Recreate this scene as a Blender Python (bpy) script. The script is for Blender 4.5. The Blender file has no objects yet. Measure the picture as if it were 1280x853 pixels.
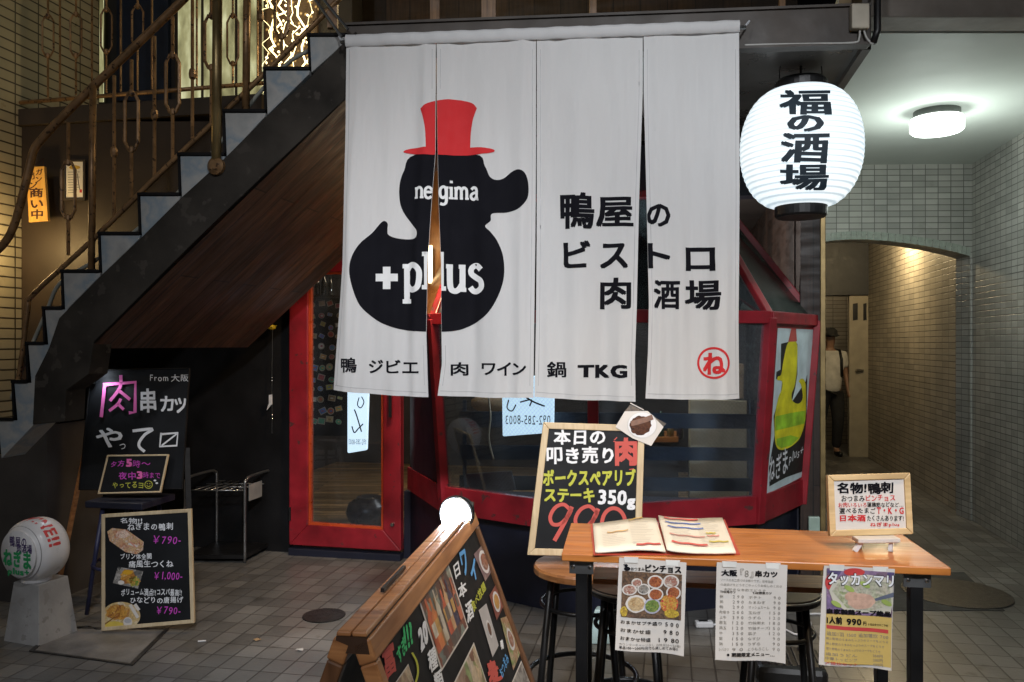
import bpy, bmesh, math, random
from mathutils import Vector, Matrix, noise
from mathutils.geometry import tessellate_polygon
R = math.radians
random.seed(7)
S = bpy.context.scene
COL = S.collection
# ------------------------------------------------------------------ camera, world, lights, exposure
F, CX, CY, CZ = 1000.0, 640.0, 430.0, 1.6
cam = bpy.data.objects.new('camera', bpy.data.cameras.new('camera')); COL.objects.link(cam)
cam.location = (0, 0, CZ); cam.rotation_euler = (R(90), 0, 0)
cam.data.sensor_width = 36.0; cam.data.lens = 36.0*F/1280; cam.data.shift_y = 3.5/1280
cam.data.clip_start = .05; cam.data.clip_end = 400
S.camera = cam
w = bpy.data.worlds.new('World'); S.world = w; w.use_nodes = True
nt = w.node_tree; bg = nt.nodes['Background']
sky = nt.nodes.new('ShaderNodeTexSky'); sky.sky_type = 'NISHITA'; sky.sun_disc = False
sky.sun_elevation = R(-4); sky.sun_rotation = R(200)
nt.links.new(sky.outputs[0], bg.inputs[0]); bg.inputs[1].default_value = .05
def lamp(name, kind, loc, power, color, size=.1, target=None, spot=None, blend=.5):
    l = bpy.data.lights.new(name, kind); l.energy = power; l.color = color
    if kind == 'AREA': l.shape = 'DISK'; l.size = size
    else: l.shadow_soft_size = size
    if kind == 'SPOT': l.spot_size = R(spot); l.spot_blend = blend
    o = bpy.data.objects.new(name, l); COL.objects.link(o); o.location = loc
    if target: o.rotation_euler = (Vector(target)-Vector(loc)).to_track_quat('-Z', 'Y').to_euler()
    return o
lamp('street_light', 'SPOT', (1.1, -2.8, 4.5), 1100, (.95, .97, 1), .25, (.45, 3.4, 1.6), 42, .9)
lamp('pavement_fill', 'SPOT', (-.5, .4, 5.2), 290, (.97, .98, 1), .12, (-.75, 3.9, 0), 44, .8)  # unseen spot added to brighten the paving and spare the walls
lamp('street_fill', 'AREA', (-2.4, -3.2, 5.0), 75, (.97, .97, 1), .5, (-.6, 4, .3))  # unseen soft fill added behind the camera on the left
lamp('arcade_light', 'SPOT', (.75, 1.75, 4.6), 270, (1, .74, .46), .12, (.8, 2.4, 1), 58, .7)
lamp('entrance_light', 'SPOT', (-.5, 4.85, 2.62), 75, (1, .70, .40), .06, (-1.25, 5.75, .5), 88, .6)
lamp('plank_fill', 'POINT', (-.45, 4.9, 2.3), 4, (1, .68, .38), .1)  # unseen fill added to lift the planks under the stairs
lamp('stair_light', 'POINT', (-3.22, 4.95, 2.25), 9, (1, .70, .30), .05)
lamp('balcony_light', 'POINT', (-.42, 4.7, 3.75), 22, (1, .78, .42), .06)
lamp('passage_light', 'POINT', (4.2, 9.2, 2.9), 52, (1, .78, .44), .08)
S.view_settings.view_transform = 'Standard'; S.view_settings.look = 'None'
S.view_settings.exposure = .3; S.view_settings.gamma = 1
S.cycles.use_denoising = True
S.cycles.max_bounces = 6; S.cycles.sample_clamp_indirect = 4
try: S.cycles.denoiser = 'OPENIMAGEDENOISE'
except Exception: pass

# ------------------------------------------------------------------ projection of photo measurements into the place
TH = R(11); E = Vector((math.cos(TH), -math.sin(TH), 0)); N = Vector((math.sin(TH), math.cos(TH), 0)); UP = Vector((0, 0, 1))
def W(px, py, d): return Vector(((px-CX)/F*d, d, CZ-(py-CY)/F*d))
def ray(px, py): return Vector(((px-CX)/F, 1, -(py-CY)/F))
class Plane:
    def __init__(s, p, n):
        s.p = Vector(p); s.n = Vector(n).normalized()
        if s.n.dot(s.p-Vector((0, 0, CZ))) > 0: s.n = -s.n      # normal faces the camera
    def hit(s, px, py, off=0):
        r = ray(px, py); o = Vector((0, 0, CZ))
        return o + r*((s.p-o).dot(s.n)/r.dot(s.n)) + s.n*off
def plane3(a, b, c): return Plane(a, (b-a).cross(c-a))
GROUND = Plane((0, 0, 0), (0, 0, 1))
def G(px, py): return GROUND.hit(px, py)

# ------------------------------------------------------------------ materials
MATS = {}
def _new(name):
    m = bpy.data.materials.new(name); m.use_nodes = True
    return m, m.node_tree, m.node_tree.nodes['Principled BSDF']
def _noise(t, scale, detail=4, coord='Object', stretch=None):
    tc = t.nodes.new('ShaderNodeTexCoord'); n = t.nodes.new('ShaderNodeTexNoise')
    n.inputs['Scale'].default_value = scale; n.inputs['Detail'].default_value = detail
    if stretch:
        mp = t.nodes.new('ShaderNodeMapping'); mp.inputs['Scale'].default_value = stretch
        t.links.new(tc.outputs[coord], mp.inputs[0]); t.links.new(mp.outputs[0], n.inputs[0])
    else: t.links.new(tc.outputs[coord], n.inputs[0])
    return n
def _ramp(t, src, stops):
    r = t.nodes.new('ShaderNodeValToRGB'); t.links.new(src, r.inputs[0])
    e = r.color_ramp.elements
    while len(e) < len(stops): e.new(.5)
    for el, (p, c) in zip(e, stops): el.position = p; el.color = (*c, 1)
    return r
def _bump(t, b, src, st, dist=.01):
    bp = t.nodes.new('ShaderNodeBump'); bp.inputs['Strength'].default_value = st; bp.inputs['Distance'].default_value = dist
    t.links.new(src, bp.inputs['Height']); t.links.new(bp.outputs[0], b.inputs['Normal'])
def mat(name, col, rough=.6, metal=0, var=.18, scale=9, bump=0, bscale=80, coat=0, spec=.5, worn=None, wlev=.66):
    if name in MATS: return MATS[name]
    m, t, b = _new(name)
    n = _noise(t, scale, 6)
    lo = [max(0, c*(1-var)) for c in col]; hi = [min(1, c*(1+var)) for c in col]
    r = _ramp(t, n.outputs[0], [(.3, lo), (.7, hi)])
    out = r.outputs[0]
    if worn:    # chips, rust and grime of their own shape
        nw = _noise(t, scale*3.1, 9); rw = _ramp(t, nw.outputs[0], [(wlev, (0, 0, 0)), (wlev+.035, (1, 1, 1))])
        mw = t.nodes.new('ShaderNodeMix'); mw.data_type = 'RGBA'; t.links.new(rw.outputs[0], mw.inputs[0]); t.links.new(out, mw.inputs[6]); mw.inputs[7].default_value = (*worn, 1); out = mw.outputs[2]
    t.links.new(out, b.inputs['Base Color'])
    n2 = _noise(t, scale*2.3, 5)
    mr = t.nodes.new('ShaderNodeMapRange'); mr.inputs[3].default_value = max(.03, rough-.12); mr.inputs[4].default_value = min(1, rough+.12)
    t.links.new(n2.outputs[0], mr.inputs[0]); t.links.new(mr.outputs[0], b.inputs['Roughness'])
    b.inputs['Metallic'].default_value = metal; b.inputs['Coat Weight'].default_value = coat
    b.inputs['Specular IOR Level'].default_value = spec
    if bump: _bump(t, b, _noise(t, bscale, 3).outputs[0], bump, .004)
    MATS[name] = m; return m
def emit(name, col, strength):
    if name in MATS: return MATS[name]
    m, t, b = _new(name)
    b.inputs['Base Color'].default_value = (*col, 1); b.inputs['Emission Color'].default_value = (*col, 1)
    b.inputs['Emission Strength'].default_value = strength
    MATS[name] = m; return m
def wood(name, dark, light, rough=.45, along='u', scale=6, planks=0, coat=0):
    if name in MATS: return MATS[name]
    m, t, b = _new(name)
    st = (1.2, 16, 1) if along == 'u' else (16, 1.2, 1)
    n = _noise(t, scale, 8, 'UV', st)
    r = _ramp(t, n.outputs[0], [(.28, dark), (.5, [(a+c)/2 for a, c in zip(dark, light)]), (.75, light)])
    n.inputs['Distortion'].default_value = .6
    out = r.outputs[0]; h = n.outputs[0]
    if planks:
        tc = t.nodes.new('ShaderNodeTexCoord'); br = t.nodes.new('ShaderNodeTexBrick')
        br.inputs['Scale'].default_value = 1; br.inputs['Brick Width'].default_value = 1.3; br.inputs['Row Height'].default_value = planks
        br.inputs['Mortar Size'].default_value = .004; br.inputs['Color1'].default_value = (.45, .45, .45, 1); br.inputs['Color2'].default_value = (1.25, 1.2, 1.15, 1)
        br.inputs['Mortar'].default_value = (.05, .05, .05, 1)
        mp = t.nodes.new('ShaderNodeMapping')
        if along != 'u': mp.inputs['Rotation'].default_value = (0, 0, R(90))
        t.links.new(tc.outputs['UV'], mp.inputs[0]); t.links.new(mp.outputs[0], br.inputs[0])
        mx = t.nodes.new('ShaderNodeMix'); mx.data_type = 'RGBA'; mx.blend_type = 'MULTIPLY'; mx.inputs[0].default_value = 1
        t.links.new(out, mx.inputs[6]); t.links.new(br.outputs[0], mx.inputs[7]); out = mx.outputs[2]
    t.links.new(out, b.inputs['Base Color']); b.inputs['Roughness'].default_value = rough; b.inputs['Coat Weight'].default_value = coat; b.inputs['Coat Roughness'].default_value = .3
    _bump(t, b, h, .12, .003)
    nr = _noise(t, 5, 8, 'UV', (.6, 3, 1)); mr = t.nodes.new('ShaderNodeMapRange'); mr.inputs[1].default_value = .3; mr.inputs[2].default_value = .7; mr.inputs[3].default_value = max(.08, rough-.14); mr.inputs[4].default_value = min(.9, rough+.22)
    t.links.new(nr.outputs[0], mr.inputs[0]); t.links.new(mr.outputs[0], b.inputs['Roughness'])
    ns = _noise(t, 4, 9, 'UV'); rs_ = _ramp(t, ns.outputs[0], [(.36, (.62, .58, .55)), (.5, (1, 1, 1))]); mz = t.nodes.new('ShaderNodeMix'); mz.data_type = 'RGBA'; mz.blend_type = 'MULTIPLY'; mz.inputs[0].default_value = .6
    t.links.new(out, mz.inputs[6]); t.links.new(rs_.outputs[0], mz.inputs[7]); t.links.new(mz.outputs[2], b.inputs['Base Color'])
    MATS[name] = m; return m
def tiles(name, c, mortar, bw, bh, ms=.005, rough=.25, offset=0, dirt=.35, bump=.5, var=.12, big=1.3):
    if name in MATS: return MATS[name]
    m, t, b = _new(name)
    tc = t.nodes.new('ShaderNodeTexCoord'); br = t.nodes.new('ShaderNodeTexBrick')
    br.offset = offset; br.inputs['Scale'].default_value = 1; br.inputs['Brick Width'].default_value = bw; br.inputs['Row Height'].default_value = bh
    br.inputs['Mortar Size'].default_value = ms; br.inputs['Mortar Smooth'].default_value = .3
    br.inputs['Color1'].default_value = (*[k*(1-var) for k in c], 1); br.inputs['Color2'].default_value = (*[min(1, k*(1+var)) for k in c], 1)
    br.inputs['Mortar'].default_value = (*mortar, 1)
    t.links.new(tc.outputs['UV'], br.inputs[0])
    n = _noise(t, big, 8, 'UV'); r = _ramp(t, n.outputs[0], [(.3, (1-dirt,)*3), (.68, (1.08, 1.06, 1.04))])
    mx = t.nodes.new('ShaderNodeMix'); mx.data_type = 'RGBA'; mx.blend_type = 'MULTIPLY'; mx.inputs[0].default_value = 1
    t.links.new(br.outputs[0], mx.inputs[6]); t.links.new(r.outputs[0], mx.inputs[7]); t.links.new(mx.outputs[2], b.inputs['Base Color'])
    n4 = _noise(t, 7, 9, 'UV'); r4 = _ramp(t, n4.outputs[0], [(.62, (1, 1, 1)), (.70, (.62, .6, .57))])
    mx4 = t.nodes.new('ShaderNodeMix'); mx4.data_type = 'RGBA'; mx4.blend_type = 'MULTIPLY'; mx4.inputs[0].default_value = min(1, dirt*1.3)
    t.links.new(mx.outputs[2], mx4.inputs[6]); t.links.new(r4.outputs[0], mx4.inputs[7]); t.links.new(mx4.outputs[2], b.inputs['Base Color'])
    n2 = _noise(t, big*4, 6, 'UV')
    mr = t.nodes.new('ShaderNodeMapRange'); mr.inputs[3].default_value = rough-.12; mr.inputs[4].default_value = rough+.2
    t.links.new(n2.outputs[0], mr.inputs[0]); t.links.new(mr.outputs[0], b.inputs['Roughness'])
    ad = t.nodes.new('ShaderNodeMath'); ad.operation = 'MULTIPLY_ADD'; ad.inputs[1].default_value = -1.0
    n3 = _noise(t, 35, 4, 'UV'); sc = t.nodes.new('ShaderNodeMath'); sc.operation = 'MULTIPLY'; sc.inputs[1].default_value = .35
    t.links.new(n3.outputs[0], sc.inputs[0]); t.links.new(br.outputs[1], ad.inputs[0]); t.links.new(sc.outputs[0], ad.inputs[2])
    _bump(t, b, ad.outputs[0], bump, .004)
    MATS[name] = m; return m
def glass(name, wire=False, tint=(.9, .95, 1)):
    if name in MATS: return MATS[name]
    m, t, b = _new(name); t.nodes.remove(b); out = t.nodes['Material Output']
    tr = t.nodes.new('ShaderNodeBsdfTransparent'); tr.inputs[0].default_value = (*tint, 1)
    gl = t.nodes.new('ShaderNodeBsdfGlossy'); gl.inputs['Roughness'].default_value = .02
    fr = t.nodes.new('ShaderNodeFresnel'); fr.inputs[0].default_value = 1.5
    mx = t.nodes.new('ShaderNodeMixShader')
    t.links.new(fr.outputs[0], mx.inputs[0]); t.links.new(tr.outputs[0], mx.inputs[1]); t.links.new(gl.outputs[0], mx.inputs[2])
    last = mx.outputs[0]
    # dusty film
    df = t.nodes.new('ShaderNodeBsdfDiffuse'); df.inputs[0].default_value = (.5, .55, .6, 1)
    n = _noise(t, 3, 6, 'UV'); mr = t.nodes.new('ShaderNodeMapRange'); mr.inputs[1].default_value = .35; mr.inputs[2].default_value = .8; mr.inputs[3].default_value = .01; mr.inputs[4].default_value = .07
    t.links.new(n.outputs[0], mr.inputs[0]); m2 = t.nodes.new('ShaderNodeMixShader')
    t.links.new(mr.outputs[0], m2.inputs[0]); t.links.new(last, m2.inputs[1]); t.links.new(df.outputs[0], m2.inputs[2]); last = m2.outputs[0]
    if wire:
        tc = t.nodes.new('ShaderNodeTexCoord'); fac = None
        for ang in (45, -45):
            mp = t.nodes.new('ShaderNodeMapping'); mp.inputs['Rotation'].default_value = (0, 0, R(ang))
            wv = t.nodes.new('ShaderNodeTexWave'); wv.inputs['Scale'].default_value = 1/.019*.314; 
            t.links.new(tc.outputs['UV'], mp.inputs[0]); t.links.new(mp.outputs[0], wv.inputs[0])
            gt = t.nodes.new('ShaderNodeMath'); gt.operation = 'GREATER_THAN'; gt.inputs[1].default_value = .975
            t.links.new(wv.outputs['Fac'], gt.inputs[0])
            if fac is None: fac = gt.outputs[0]
            else:
                mxm = t.nodes.new('ShaderNodeMath'); mxm.operation = 'MAXIMUM'; t.links.new(fac, mxm.inputs[0]); t.links.new(gt.outputs[0], mxm.inputs[1]); fac = mxm.outputs[0]
        wd = t.nodes.new('ShaderNodeBsdfGlossy'); wd.inputs[0].default_value = (.18, .2, .22, 1); wd.inputs['Roughness'].default_value = .35
        m3 = t.nodes.new('ShaderNodeMixShader'); sm = t.nodes.new('ShaderNodeMath'); sm.operation = 'MULTIPLY'; sm.inputs[1].default_value = .1
        t.links.new(fac, sm.inputs[0]); t.links.new(sm.outputs[0], m3.inputs[0]); t.links.new(last, m3.inputs[1]); t.links.new(wd.outputs[0], m3.inputs[2]); last = m3.outputs[0]
    t.links.new(last, out.inputs[0]); MATS[name] = m; return m
def cloth(name, col, trans=.27):
    if name in MATS: return MATS[name]
    m, t, b = _new(name); out = t.nodes['Material Output']
    n = _noise(t, 3, 6, 'UV'); r = _ramp(t, n.outputs[0], [(.3, [c*.96 for c in col]), (.7, col)])
    t.links.new(r.outputs[0], b.inputs['Base Color']); b.inputs['Roughness'].default_value = .85; b.inputs['Specular IOR Level'].default_value = .15
    tl = t.nodes.new('ShaderNodeBsdfTranslucent'); t.links.new(r.outputs[0], tl.inputs[0])
    mx = t.nodes.new('ShaderNodeMixShader'); mx.inputs[0].default_value = trans
    t.links.new(b.outputs[0], mx.inputs[1]); t.links.new(tl.outputs[0], mx.inputs[2]); t.links.new(mx.outputs[0], out.inputs[0])
    ad = t.nodes.new('ShaderNodeMath'); ad.operation = 'MULTIPLY_ADD'; ad.inputs[1].default_value = .12
    nc = _noise(t, 5.5, 5, 'UV', (1.6, .8, 1)); nc.inputs['Distortion'].default_value = 1.2
    t.links.new(_noise(t, 30, 4, 'UV', (1, .25, 1)).outputs[0], ad.inputs[0]); t.links.new(nc.outputs[0], ad.inputs[2]); _bump(t, b, ad.outputs[0], .32, .012)
    MATS[name] = m; return m
def food(name, cols, scale=60, rough=.4):
    if name in MATS: return MATS[name]
    m, t, b = _new(name)
    tc = t.nodes.new('ShaderNodeTexCoord'); v = t.nodes.new('ShaderNodeTexVoronoi'); v.inputs['Scale'].default_value = scale
    n = _noise(t, scale*.6, 5); mx = t.nodes.new('ShaderNodeMix'); mx.data_type = 'RGBA'; mx.inputs[0].default_value = .06
    t.links.new(tc.outputs['Object'], mx.inputs[6]); t.links.new(n.outputs[1], mx.inputs[7]); t.links.new(mx.outputs[2], v.inputs[0])
    sp = t.nodes.new('ShaderNodeSeparateColor'); t.links.new(v.outputs['Color'], sp.inputs[0])
    k = len(cols); r = _ramp(t, sp.outputs[0], [(i/max(1, k-1), c) for i, c in enumerate(cols)])
    n2 = _noise(t, scale*2, 4); r2 = _ramp(t, n2.outputs[0], [(.3, (.6, .6, .6)), (.7, (1.15, 1.15, 1.15))])
    m2 = t.nodes.new('ShaderNodeMix'); m2.data_type = 'RGBA'; m2.blend_type = 'MULTIPLY'; m2.inputs[0].default_value = 1
    t.links.new(r.outputs[0], m2.inputs[6]); t.links.new(r2.outputs[0], m2.inputs[7]); t.links.new(m2.outputs[2], b.inputs['Base Color'])
    b.inputs['Roughness'].default_value = rough; MATS[name] = m; return m

# ------------------------------------------------------------------ object helpers
ORG = {}
def props(o, label=None, cat=None, group=None, kind=None):
    if label: o['label'] = label
    if cat: o['category'] = cat
    if group: o['group'] = group
    if kind: o['kind'] = kind
    return o
def thing(name, loc, label, cat, group=None):
    o = bpy.data.objects.new(name, None); COL.objects.link(o); o.location = loc; o.empty_display_size = .1
    ORG[o.name] = Vector(loc); return props(o, label, cat, group)
def uv_faces(me, rot=0.0):
    uvl = me.uv_layers.new(name='UVMap') if not me.uv_layers else me.uv_layers[0]
    c, s = math.cos(rot), math.sin(rot)
    off = me.get('_off') or (0, 0, 0); off = Vector(off)
    for p in me.polygons:
        n = p.normal
        if abs(n.z) > .8: u, v = Vector((c, s, 0)), Vector((-s, c, 0))
        else: u = UP.cross(n).normalized(); v = n.cross(u)
        for li in p.loop_indices:
            co = me.vertices[me.loops[li].vertex_index].co + off
            uvl.data[li].uv = (co.dot(u), co.dot(v))
def link_mesh(name, verts, faces, mats, parent=None, midx=None, smooth=False, rot=0.0, bevel=0, origin=None, subsurf=0):
    if parent is not None: org = ORG[parent.name]
    elif origin is not None: org = Vector(origin)
    else:
        xs = [v[0] for v in verts]; ys = [v[1] for v in verts]; zs = [v[2] for v in verts]
        org = Vector(((min(xs)+max(xs))/2, (min(ys)+max(ys))/2, min(zs)))
    me = bpy.data.meshes.new(name); me.from_pydata([Vector(v)-org for v in verts], [], faces)
    if not isinstance(mats, (list, tuple)): mats = [mats]
    for m in mats: me.materials.append(m)
    if midx: me.polygons.foreach_set('material_index', midx)
    me.update(); me['_off'] = tuple(org); uv_faces(me, rot)
    if smooth: me.polygons.foreach_set('use_smooth', [True]*len(me.polygons))
    o = bpy.data.objects.new(name, me); COL.objects.link(o)
    if parent is not None: o.parent = parent
    else: o.location = org
    ORG[o.name] = org
    if bevel:
        b = o.modifiers.new('bevel', 'BEVEL'); b.width = bevel; b.segments = 2; b.limit_method = 'ANGLE'; b.angle_limit = R(40)
    if subsurf:
        b = o.modifiers.new('subsurf', 'SUBSURF'); b.levels = b.render_levels = subsurf
    return o
class MB:
    def __init__(s): s.v = []; s.f = []; s.m = []; s.cur = 0
    def add(s, vs, fs):
        k = len(s.v); s.v += [Vector(v) for v in vs]; s.f += [tuple(i+k for i in f) for f in fs]; s.m += [s.cur]*len(fs); return s
    def hexa(s, b, t):      # b, t: rings of equal length (bottom, top)
        n = len(b); fs = [tuple(reversed(range(n))), tuple(range(n, 2*n))] + [(i, (i+1) % n, n+(i+1) % n, n+i) for i in range(n)]
        return s.add(list(b)+list(t), fs)
    def box(s, c, size, ax=None):
        ax = ax or (Vector((1, 0, 0)), Vector((0, 1, 0)), UP); c = Vector(c); x, y, z = (a*k/2 for a, k in zip(ax, size))
        return s.hexa([c-x-y-z, c+x-y-z, c+x+y-z, c-x+y-z], [c-x-y+z, c+x-y+z, c+x+y+z, c-x+y+z])
    def bar(s, a, b, w, h=None, up=UP):
        a, b = Vector(a), Vector(b); d = (b-a).normalized(); h = h or w
        x = d.cross(up)
        if x.length < 1e-3: x = d.cross(Vector((0, 1, 0)))
        x.normalize(); y = x.cross(d).normalized()
        r = lambda p: [p-x*w/2-y*h/2, p+x*w/2-y*h/2, p+x*w/2+y*h/2, p-x*w/2+y*h/2]
        return s.hexa(r(a), r(b))
    def slab(s, pts, n, t0, t1):    # planar outline pts (any shape), from offset t0 to t1 along n
        tri = tessellate_polygon([pts]); k = len(pts); n = Vector(n)
        vs = [Vector(p)+n*t0 for p in pts]+[Vector(p)+n*t1 for p in pts]
        nn = Vector((0, 0, 0))
        for i in range(k): nn += Vector(pts[i]).cross(Vector(pts[(i+1) % k]))
        flip = nn.dot(n) < 0
        fs = []
        for a, b, c in tri:
            tn = (vs[b]-vs[a]).cross(vs[c]-vs[a])
            if tn.dot(n) < 0: a, c = c, a
            fs.append((a+k, b+k, c+k)); fs.append((c, b, a))
        for i in range(k):
            j = (i+1) % k; fs.append((i, j, j+k, i+k) if not flip else (i, i+k, j+k, j))
        return s.add(vs, fs)
    def ring(s, outer, inner, n, t0, t1):
        n = Vector(n); k = len(outer)
        for i in range(k):
            j = (i+1) % k; q = [outer[i], outer[j], inner[j], inner[i]]
            s.slab(q, n, t0, t1)
        return s
    def tube(s, pts, r, seg=8, closed=False):
        pts = [Vector(p) for p in pts]; n = len(pts); rr = r if isinstance(r, (list, tuple)) else [r]*n
        rings = []; px = None
        for i, p in enumerate(pts):
            a = pts[i-1] if (i or closed) else p; b = pts[(i+1) % n] if (i < n-1 or closed) else p
            d = (b-a).normalized()
            if px is None: px = d.orthogonal().normalized()
            px = (px-d*px.dot(d)).normalized(); py = d.cross(px)
            rings.append([p+(px*math.cos(2*math.pi*k/seg)+py*math.sin(2*math.pi*k/seg))*rr[i] for k in range(seg)])
        vs = [v for q in rings for v in q]; fs = []
        for i in range(n if closed else n-1):
            for k in range(seg):
                j = (i+1) % n; fs.append((i*seg+k, i*seg+(k+1) % seg, j*seg+(k+1) % seg, j*seg+k))
        if not closed: fs += [tuple(reversed(range(seg))), tuple((n-1)*seg+k for k in range(seg))]
        return s.add(vs, fs)
    def lathe(s, prof, c, axis=UP, seg=32, cap=True):   # prof: (radius, height)
        ax = Vector(axis).normalized(); x = ax.orthogonal().normalized(); y = ax.cross(x); c = Vector(c)
        vs = [c+ax*h+(x*math.cos(2*math.pi*k/seg)+y*math.sin(2*math.pi*k/seg))*r for r, h in prof for k in range(seg)]
        fs = [(i*seg+k, i*seg+(k+1) % seg, (i+1)*seg+(k+1) % seg, (i+1)*seg+k) for i in range(len(prof)-1) for k in range(seg)]
        if cap: fs += [tuple(reversed(range(seg))), tuple((len(prof)-1)*seg+k for k in range(seg))]
        return s.add(vs, fs)
    def build(s, name, m, parent=None, **kw): return link_mesh(name, s.v, s.f, m, parent, s.m if any(s.m) else None, **kw)
def smooth_pts(pts, n=6, closed=False):
    out = []; k = len(pts); P = [Vector(p) for p in pts]
    for i in range(k if closed else k-1):
        p0 = P[i-1] if (i or closed) else P[0]; p1 = P[i]; p2 = P[(i+1) % k]; p3 = P[(i+2) % k] if (i+2 < k or closed) else P[-1]
        for j in range(n):
            t = j/n; out.append(.5*((2*p1)+(p2-p0)*t+(2*p0-5*p1+4*p2-p3)*t*t+(3*p1-p0-3*p2+p3)*t**3))
    if not closed: out.append(P[-1])
    return out

# ------------------------------------------------------------------ flat artwork: writing and prints
_cu = bpy.data.curves.new('glyph', 'FONT'); _to = bpy.data.objects.new('glyph', _cu); COL.objects.link(_to)
_cu.resolution_u = 2; _gc = {}
def glyph(ch, bold):
    k = ch
    if k not in _gc:
        _cu.body = ch; bpy.context.view_layer.update()
        dg = bpy.context.evaluated_depsgraph_get(); me = bpy.data.meshes.new_from_object(_to.evaluated_get(dg))
        vs = [(v.co.x, v.co.y) for v in me.vertices]; fs = [tuple(p.vertices) for p in me.polygons]
        bpy.data.meshes.remove(me)
        x1 = max((v[0] for v in vs), default=.3); x0 = min((v[0] for v in vs), default=0)
        adv = 1.0 if ord(ch) > 0x2000 else (x1+x0*.6+.05 if vs else .35)
        _gc[k] = (vs, fs, adv)
    return _gc[k]
class Art:
    """flat artwork; coordinates are measured on the photograph and mapped onto a surface by a function f(x, y, layer)"""
    def __init__(s): s.v = []; s.f = []; s.m = []; s.mats = []
    def _mi(s, m):
        if m not in s.mats: s.mats.append(m)
        return s.mats.index(m)
    def poly(s, pts, m, layer=0):
        pts = [(p[0], p[1]) for p in pts]; k = len(s.v); s.v += [(x, y, layer) for x, y in pts]
        tri = tessellate_polygon([[Vector((x, y, 0)) for x, y in pts]])
        s.f += [tuple(k+i for i in t) for t in tri]; s.m += [s._mi(m)]*len(tri); return s
    def ell(s, cx, cy, rx, ry, m, layer=0, n=28, rot=0, wob=0):
        c, q = math.cos(rot), math.sin(rot); pts = []
        for i in range(n):
            a = 2*math.pi*i/n; k = 1+wob*random.uniform(-1, 1); x, y = rx*math.cos(a)*k, ry*math.sin(a)*k
            pts.append((cx+x*c-y*q, cy+x*q+y*c))
        return s.poly(pts, m, layer)
    def ringart(s, cx, cy, r0, r1, m, layer=0, n=40):
        mi = s._mi(m); k = len(s.v)
        for i in range(n):
            a = 2*math.pi*i/n
            for r in (r0, r1): s.v.append((cx+r*math.cos(a), cy+r*math.sin(a), layer))
        for i in range(n):
            j = (i+1) % n; s.f.append((k+2*i, k+2*i+1, k+2*j+1, k+2*j)); s.m.append(mi)
        return s
    def stroke(s, pts, wd, m, layer=0, n=5, sm=True, closed=False):
        P = [Vector((p[0], p[1], 0)) for p in pts]
        if sm and len(P) > 2: P = smooth_pts(P, n, closed)
        mi = s._mi(m); k = len(s.v); c = len(P)
        for i, p in enumerate(P):
            a = P[i-1] if (i or closed) else p; b = P[(i+1) % c] if (i < c-1 or closed) else p
            d = (b-a); d = d.normalized() if d.length else Vector((1, 0, 0)); nn = Vector((-d.y, d.x, 0))*wd/2
            for q in (p+nn, p-nn): s.v.append((q.x, q.y, layer))
        for i in range(c if closed else c-1):
            j = (i+1) % c; s.f.append((k+2*i, k+2*i+1, k+2*j+1, k+2*j)); s.m.append(mi)
        return s
    def text(s, st, box, m, layer=0, bold=.0, jit=0.0, shear=0.0, vert=False, quad=None, warp=0.0, mirror=False):
        """writing fitted into box (x0,y0,x1,y1), or into quad (tl,tr,br,bl)"""
        vs = []; fs = []; pen = 0
        rnd = random.Random(st+str(box))
        for ch in st:
            g, gf, adv = glyph(ch, bold); k = len(vs)
            a = jit*rnd.uniform(-.25, .25); sc = 1+jit*rnd.uniform(-.35, .3); dy = jit*rnd.uniform(-.3, .3)
            ca, sa = math.cos(a)*sc, math.sin(a)*sc; ox, oy = rnd.random()*50, rnd.random()*50
            for x, y in g:
                if warp:
                    q = noise.noise_vector(Vector((x*2.2+ox, y*2.2+oy, 0))); x += q.x*warp; y += q.y*warp
                x -= adv/2; y -= .4
                X = x*ca-y*sa; Y = x*sa+y*ca
                vs.append((X+adv/2+pen, Y+.4+dy) if not vert else (X+.5, Y-pen+dy*.4))
            fs += [tuple(i+k for i in f) for f in gf]
            pen += 1.02 if vert else adv+.03
        if not vs: return s
        vs = [(x+shear*y, y) for x, y in vs]
        x0 = min(v[0] for v in vs); x1 = max(v[0] for v in vs); y0 = min(v[1] for v in vs); y1 = max(v[1] for v in vs)
        k = len(s.v); mi = s._mi(m); ncp = 1
        if bold > .008: ncp = 5
        bx = bold*(1.0 if ncp > 1 else 0); shifts = [(0, 0), (bx, bx*.8), (-bx, bx*.8), (bx, -bx*.8), (-bx, -bx*.8)][:ncp]
        x0 -= bx; x1 += bx; y0 -= bx; y1 += bx; base = [(x, y) for x, y in vs]; nv = len(base); lay = layer
        vs = [(x+sx, y+sy, q_) for q_, (sx, sy) in enumerate(shifts) for x, y in base]; f0 = fs
        fs = [tuple(i+nv*q_ for i in f) for q_ in range(ncp) for f in f0]
        for x, y, q_ in vs:
            layer = lay+q_*.12
            u = (x-x0)/max(1e-6, x1-x0); v = (y1-y)/max(1e-6, y1-y0)
            if mirror: u = 1-u
            if quad:
                a, b, c, d = [Vector(q) for q in quad]; p = (a*(1-u)+b*u)*(1-v)+(d*(1-u)+c*u)*v; s.v.append((p.x, p.y, layer))
            else: s.v.append((box[0]+u*(box[2]-box[0]), box[1]+v*(box[3]-box[1]), layer))
        s.f += [tuple(i+k for i in f) for f in fs]; s.m += [mi]*len(fs); return s
    def build(s, name, fn, parent, towards=(0, 0, CZ), **kw):
        vs = [fn(x, y, l) for x, y, l in s.v]; fs = []
        tw = Vector(towards)
        for f in s.f:
            a, b, c = vs[f[0]], vs[f[1]], vs[f[2]]
            fs.append(f if (b-a).cross(c-a).dot(tw-a) > 0 else tuple(reversed(f)))
        return link_mesh(name, vs, fs, s.mats, parent, s.m, **kw)
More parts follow.
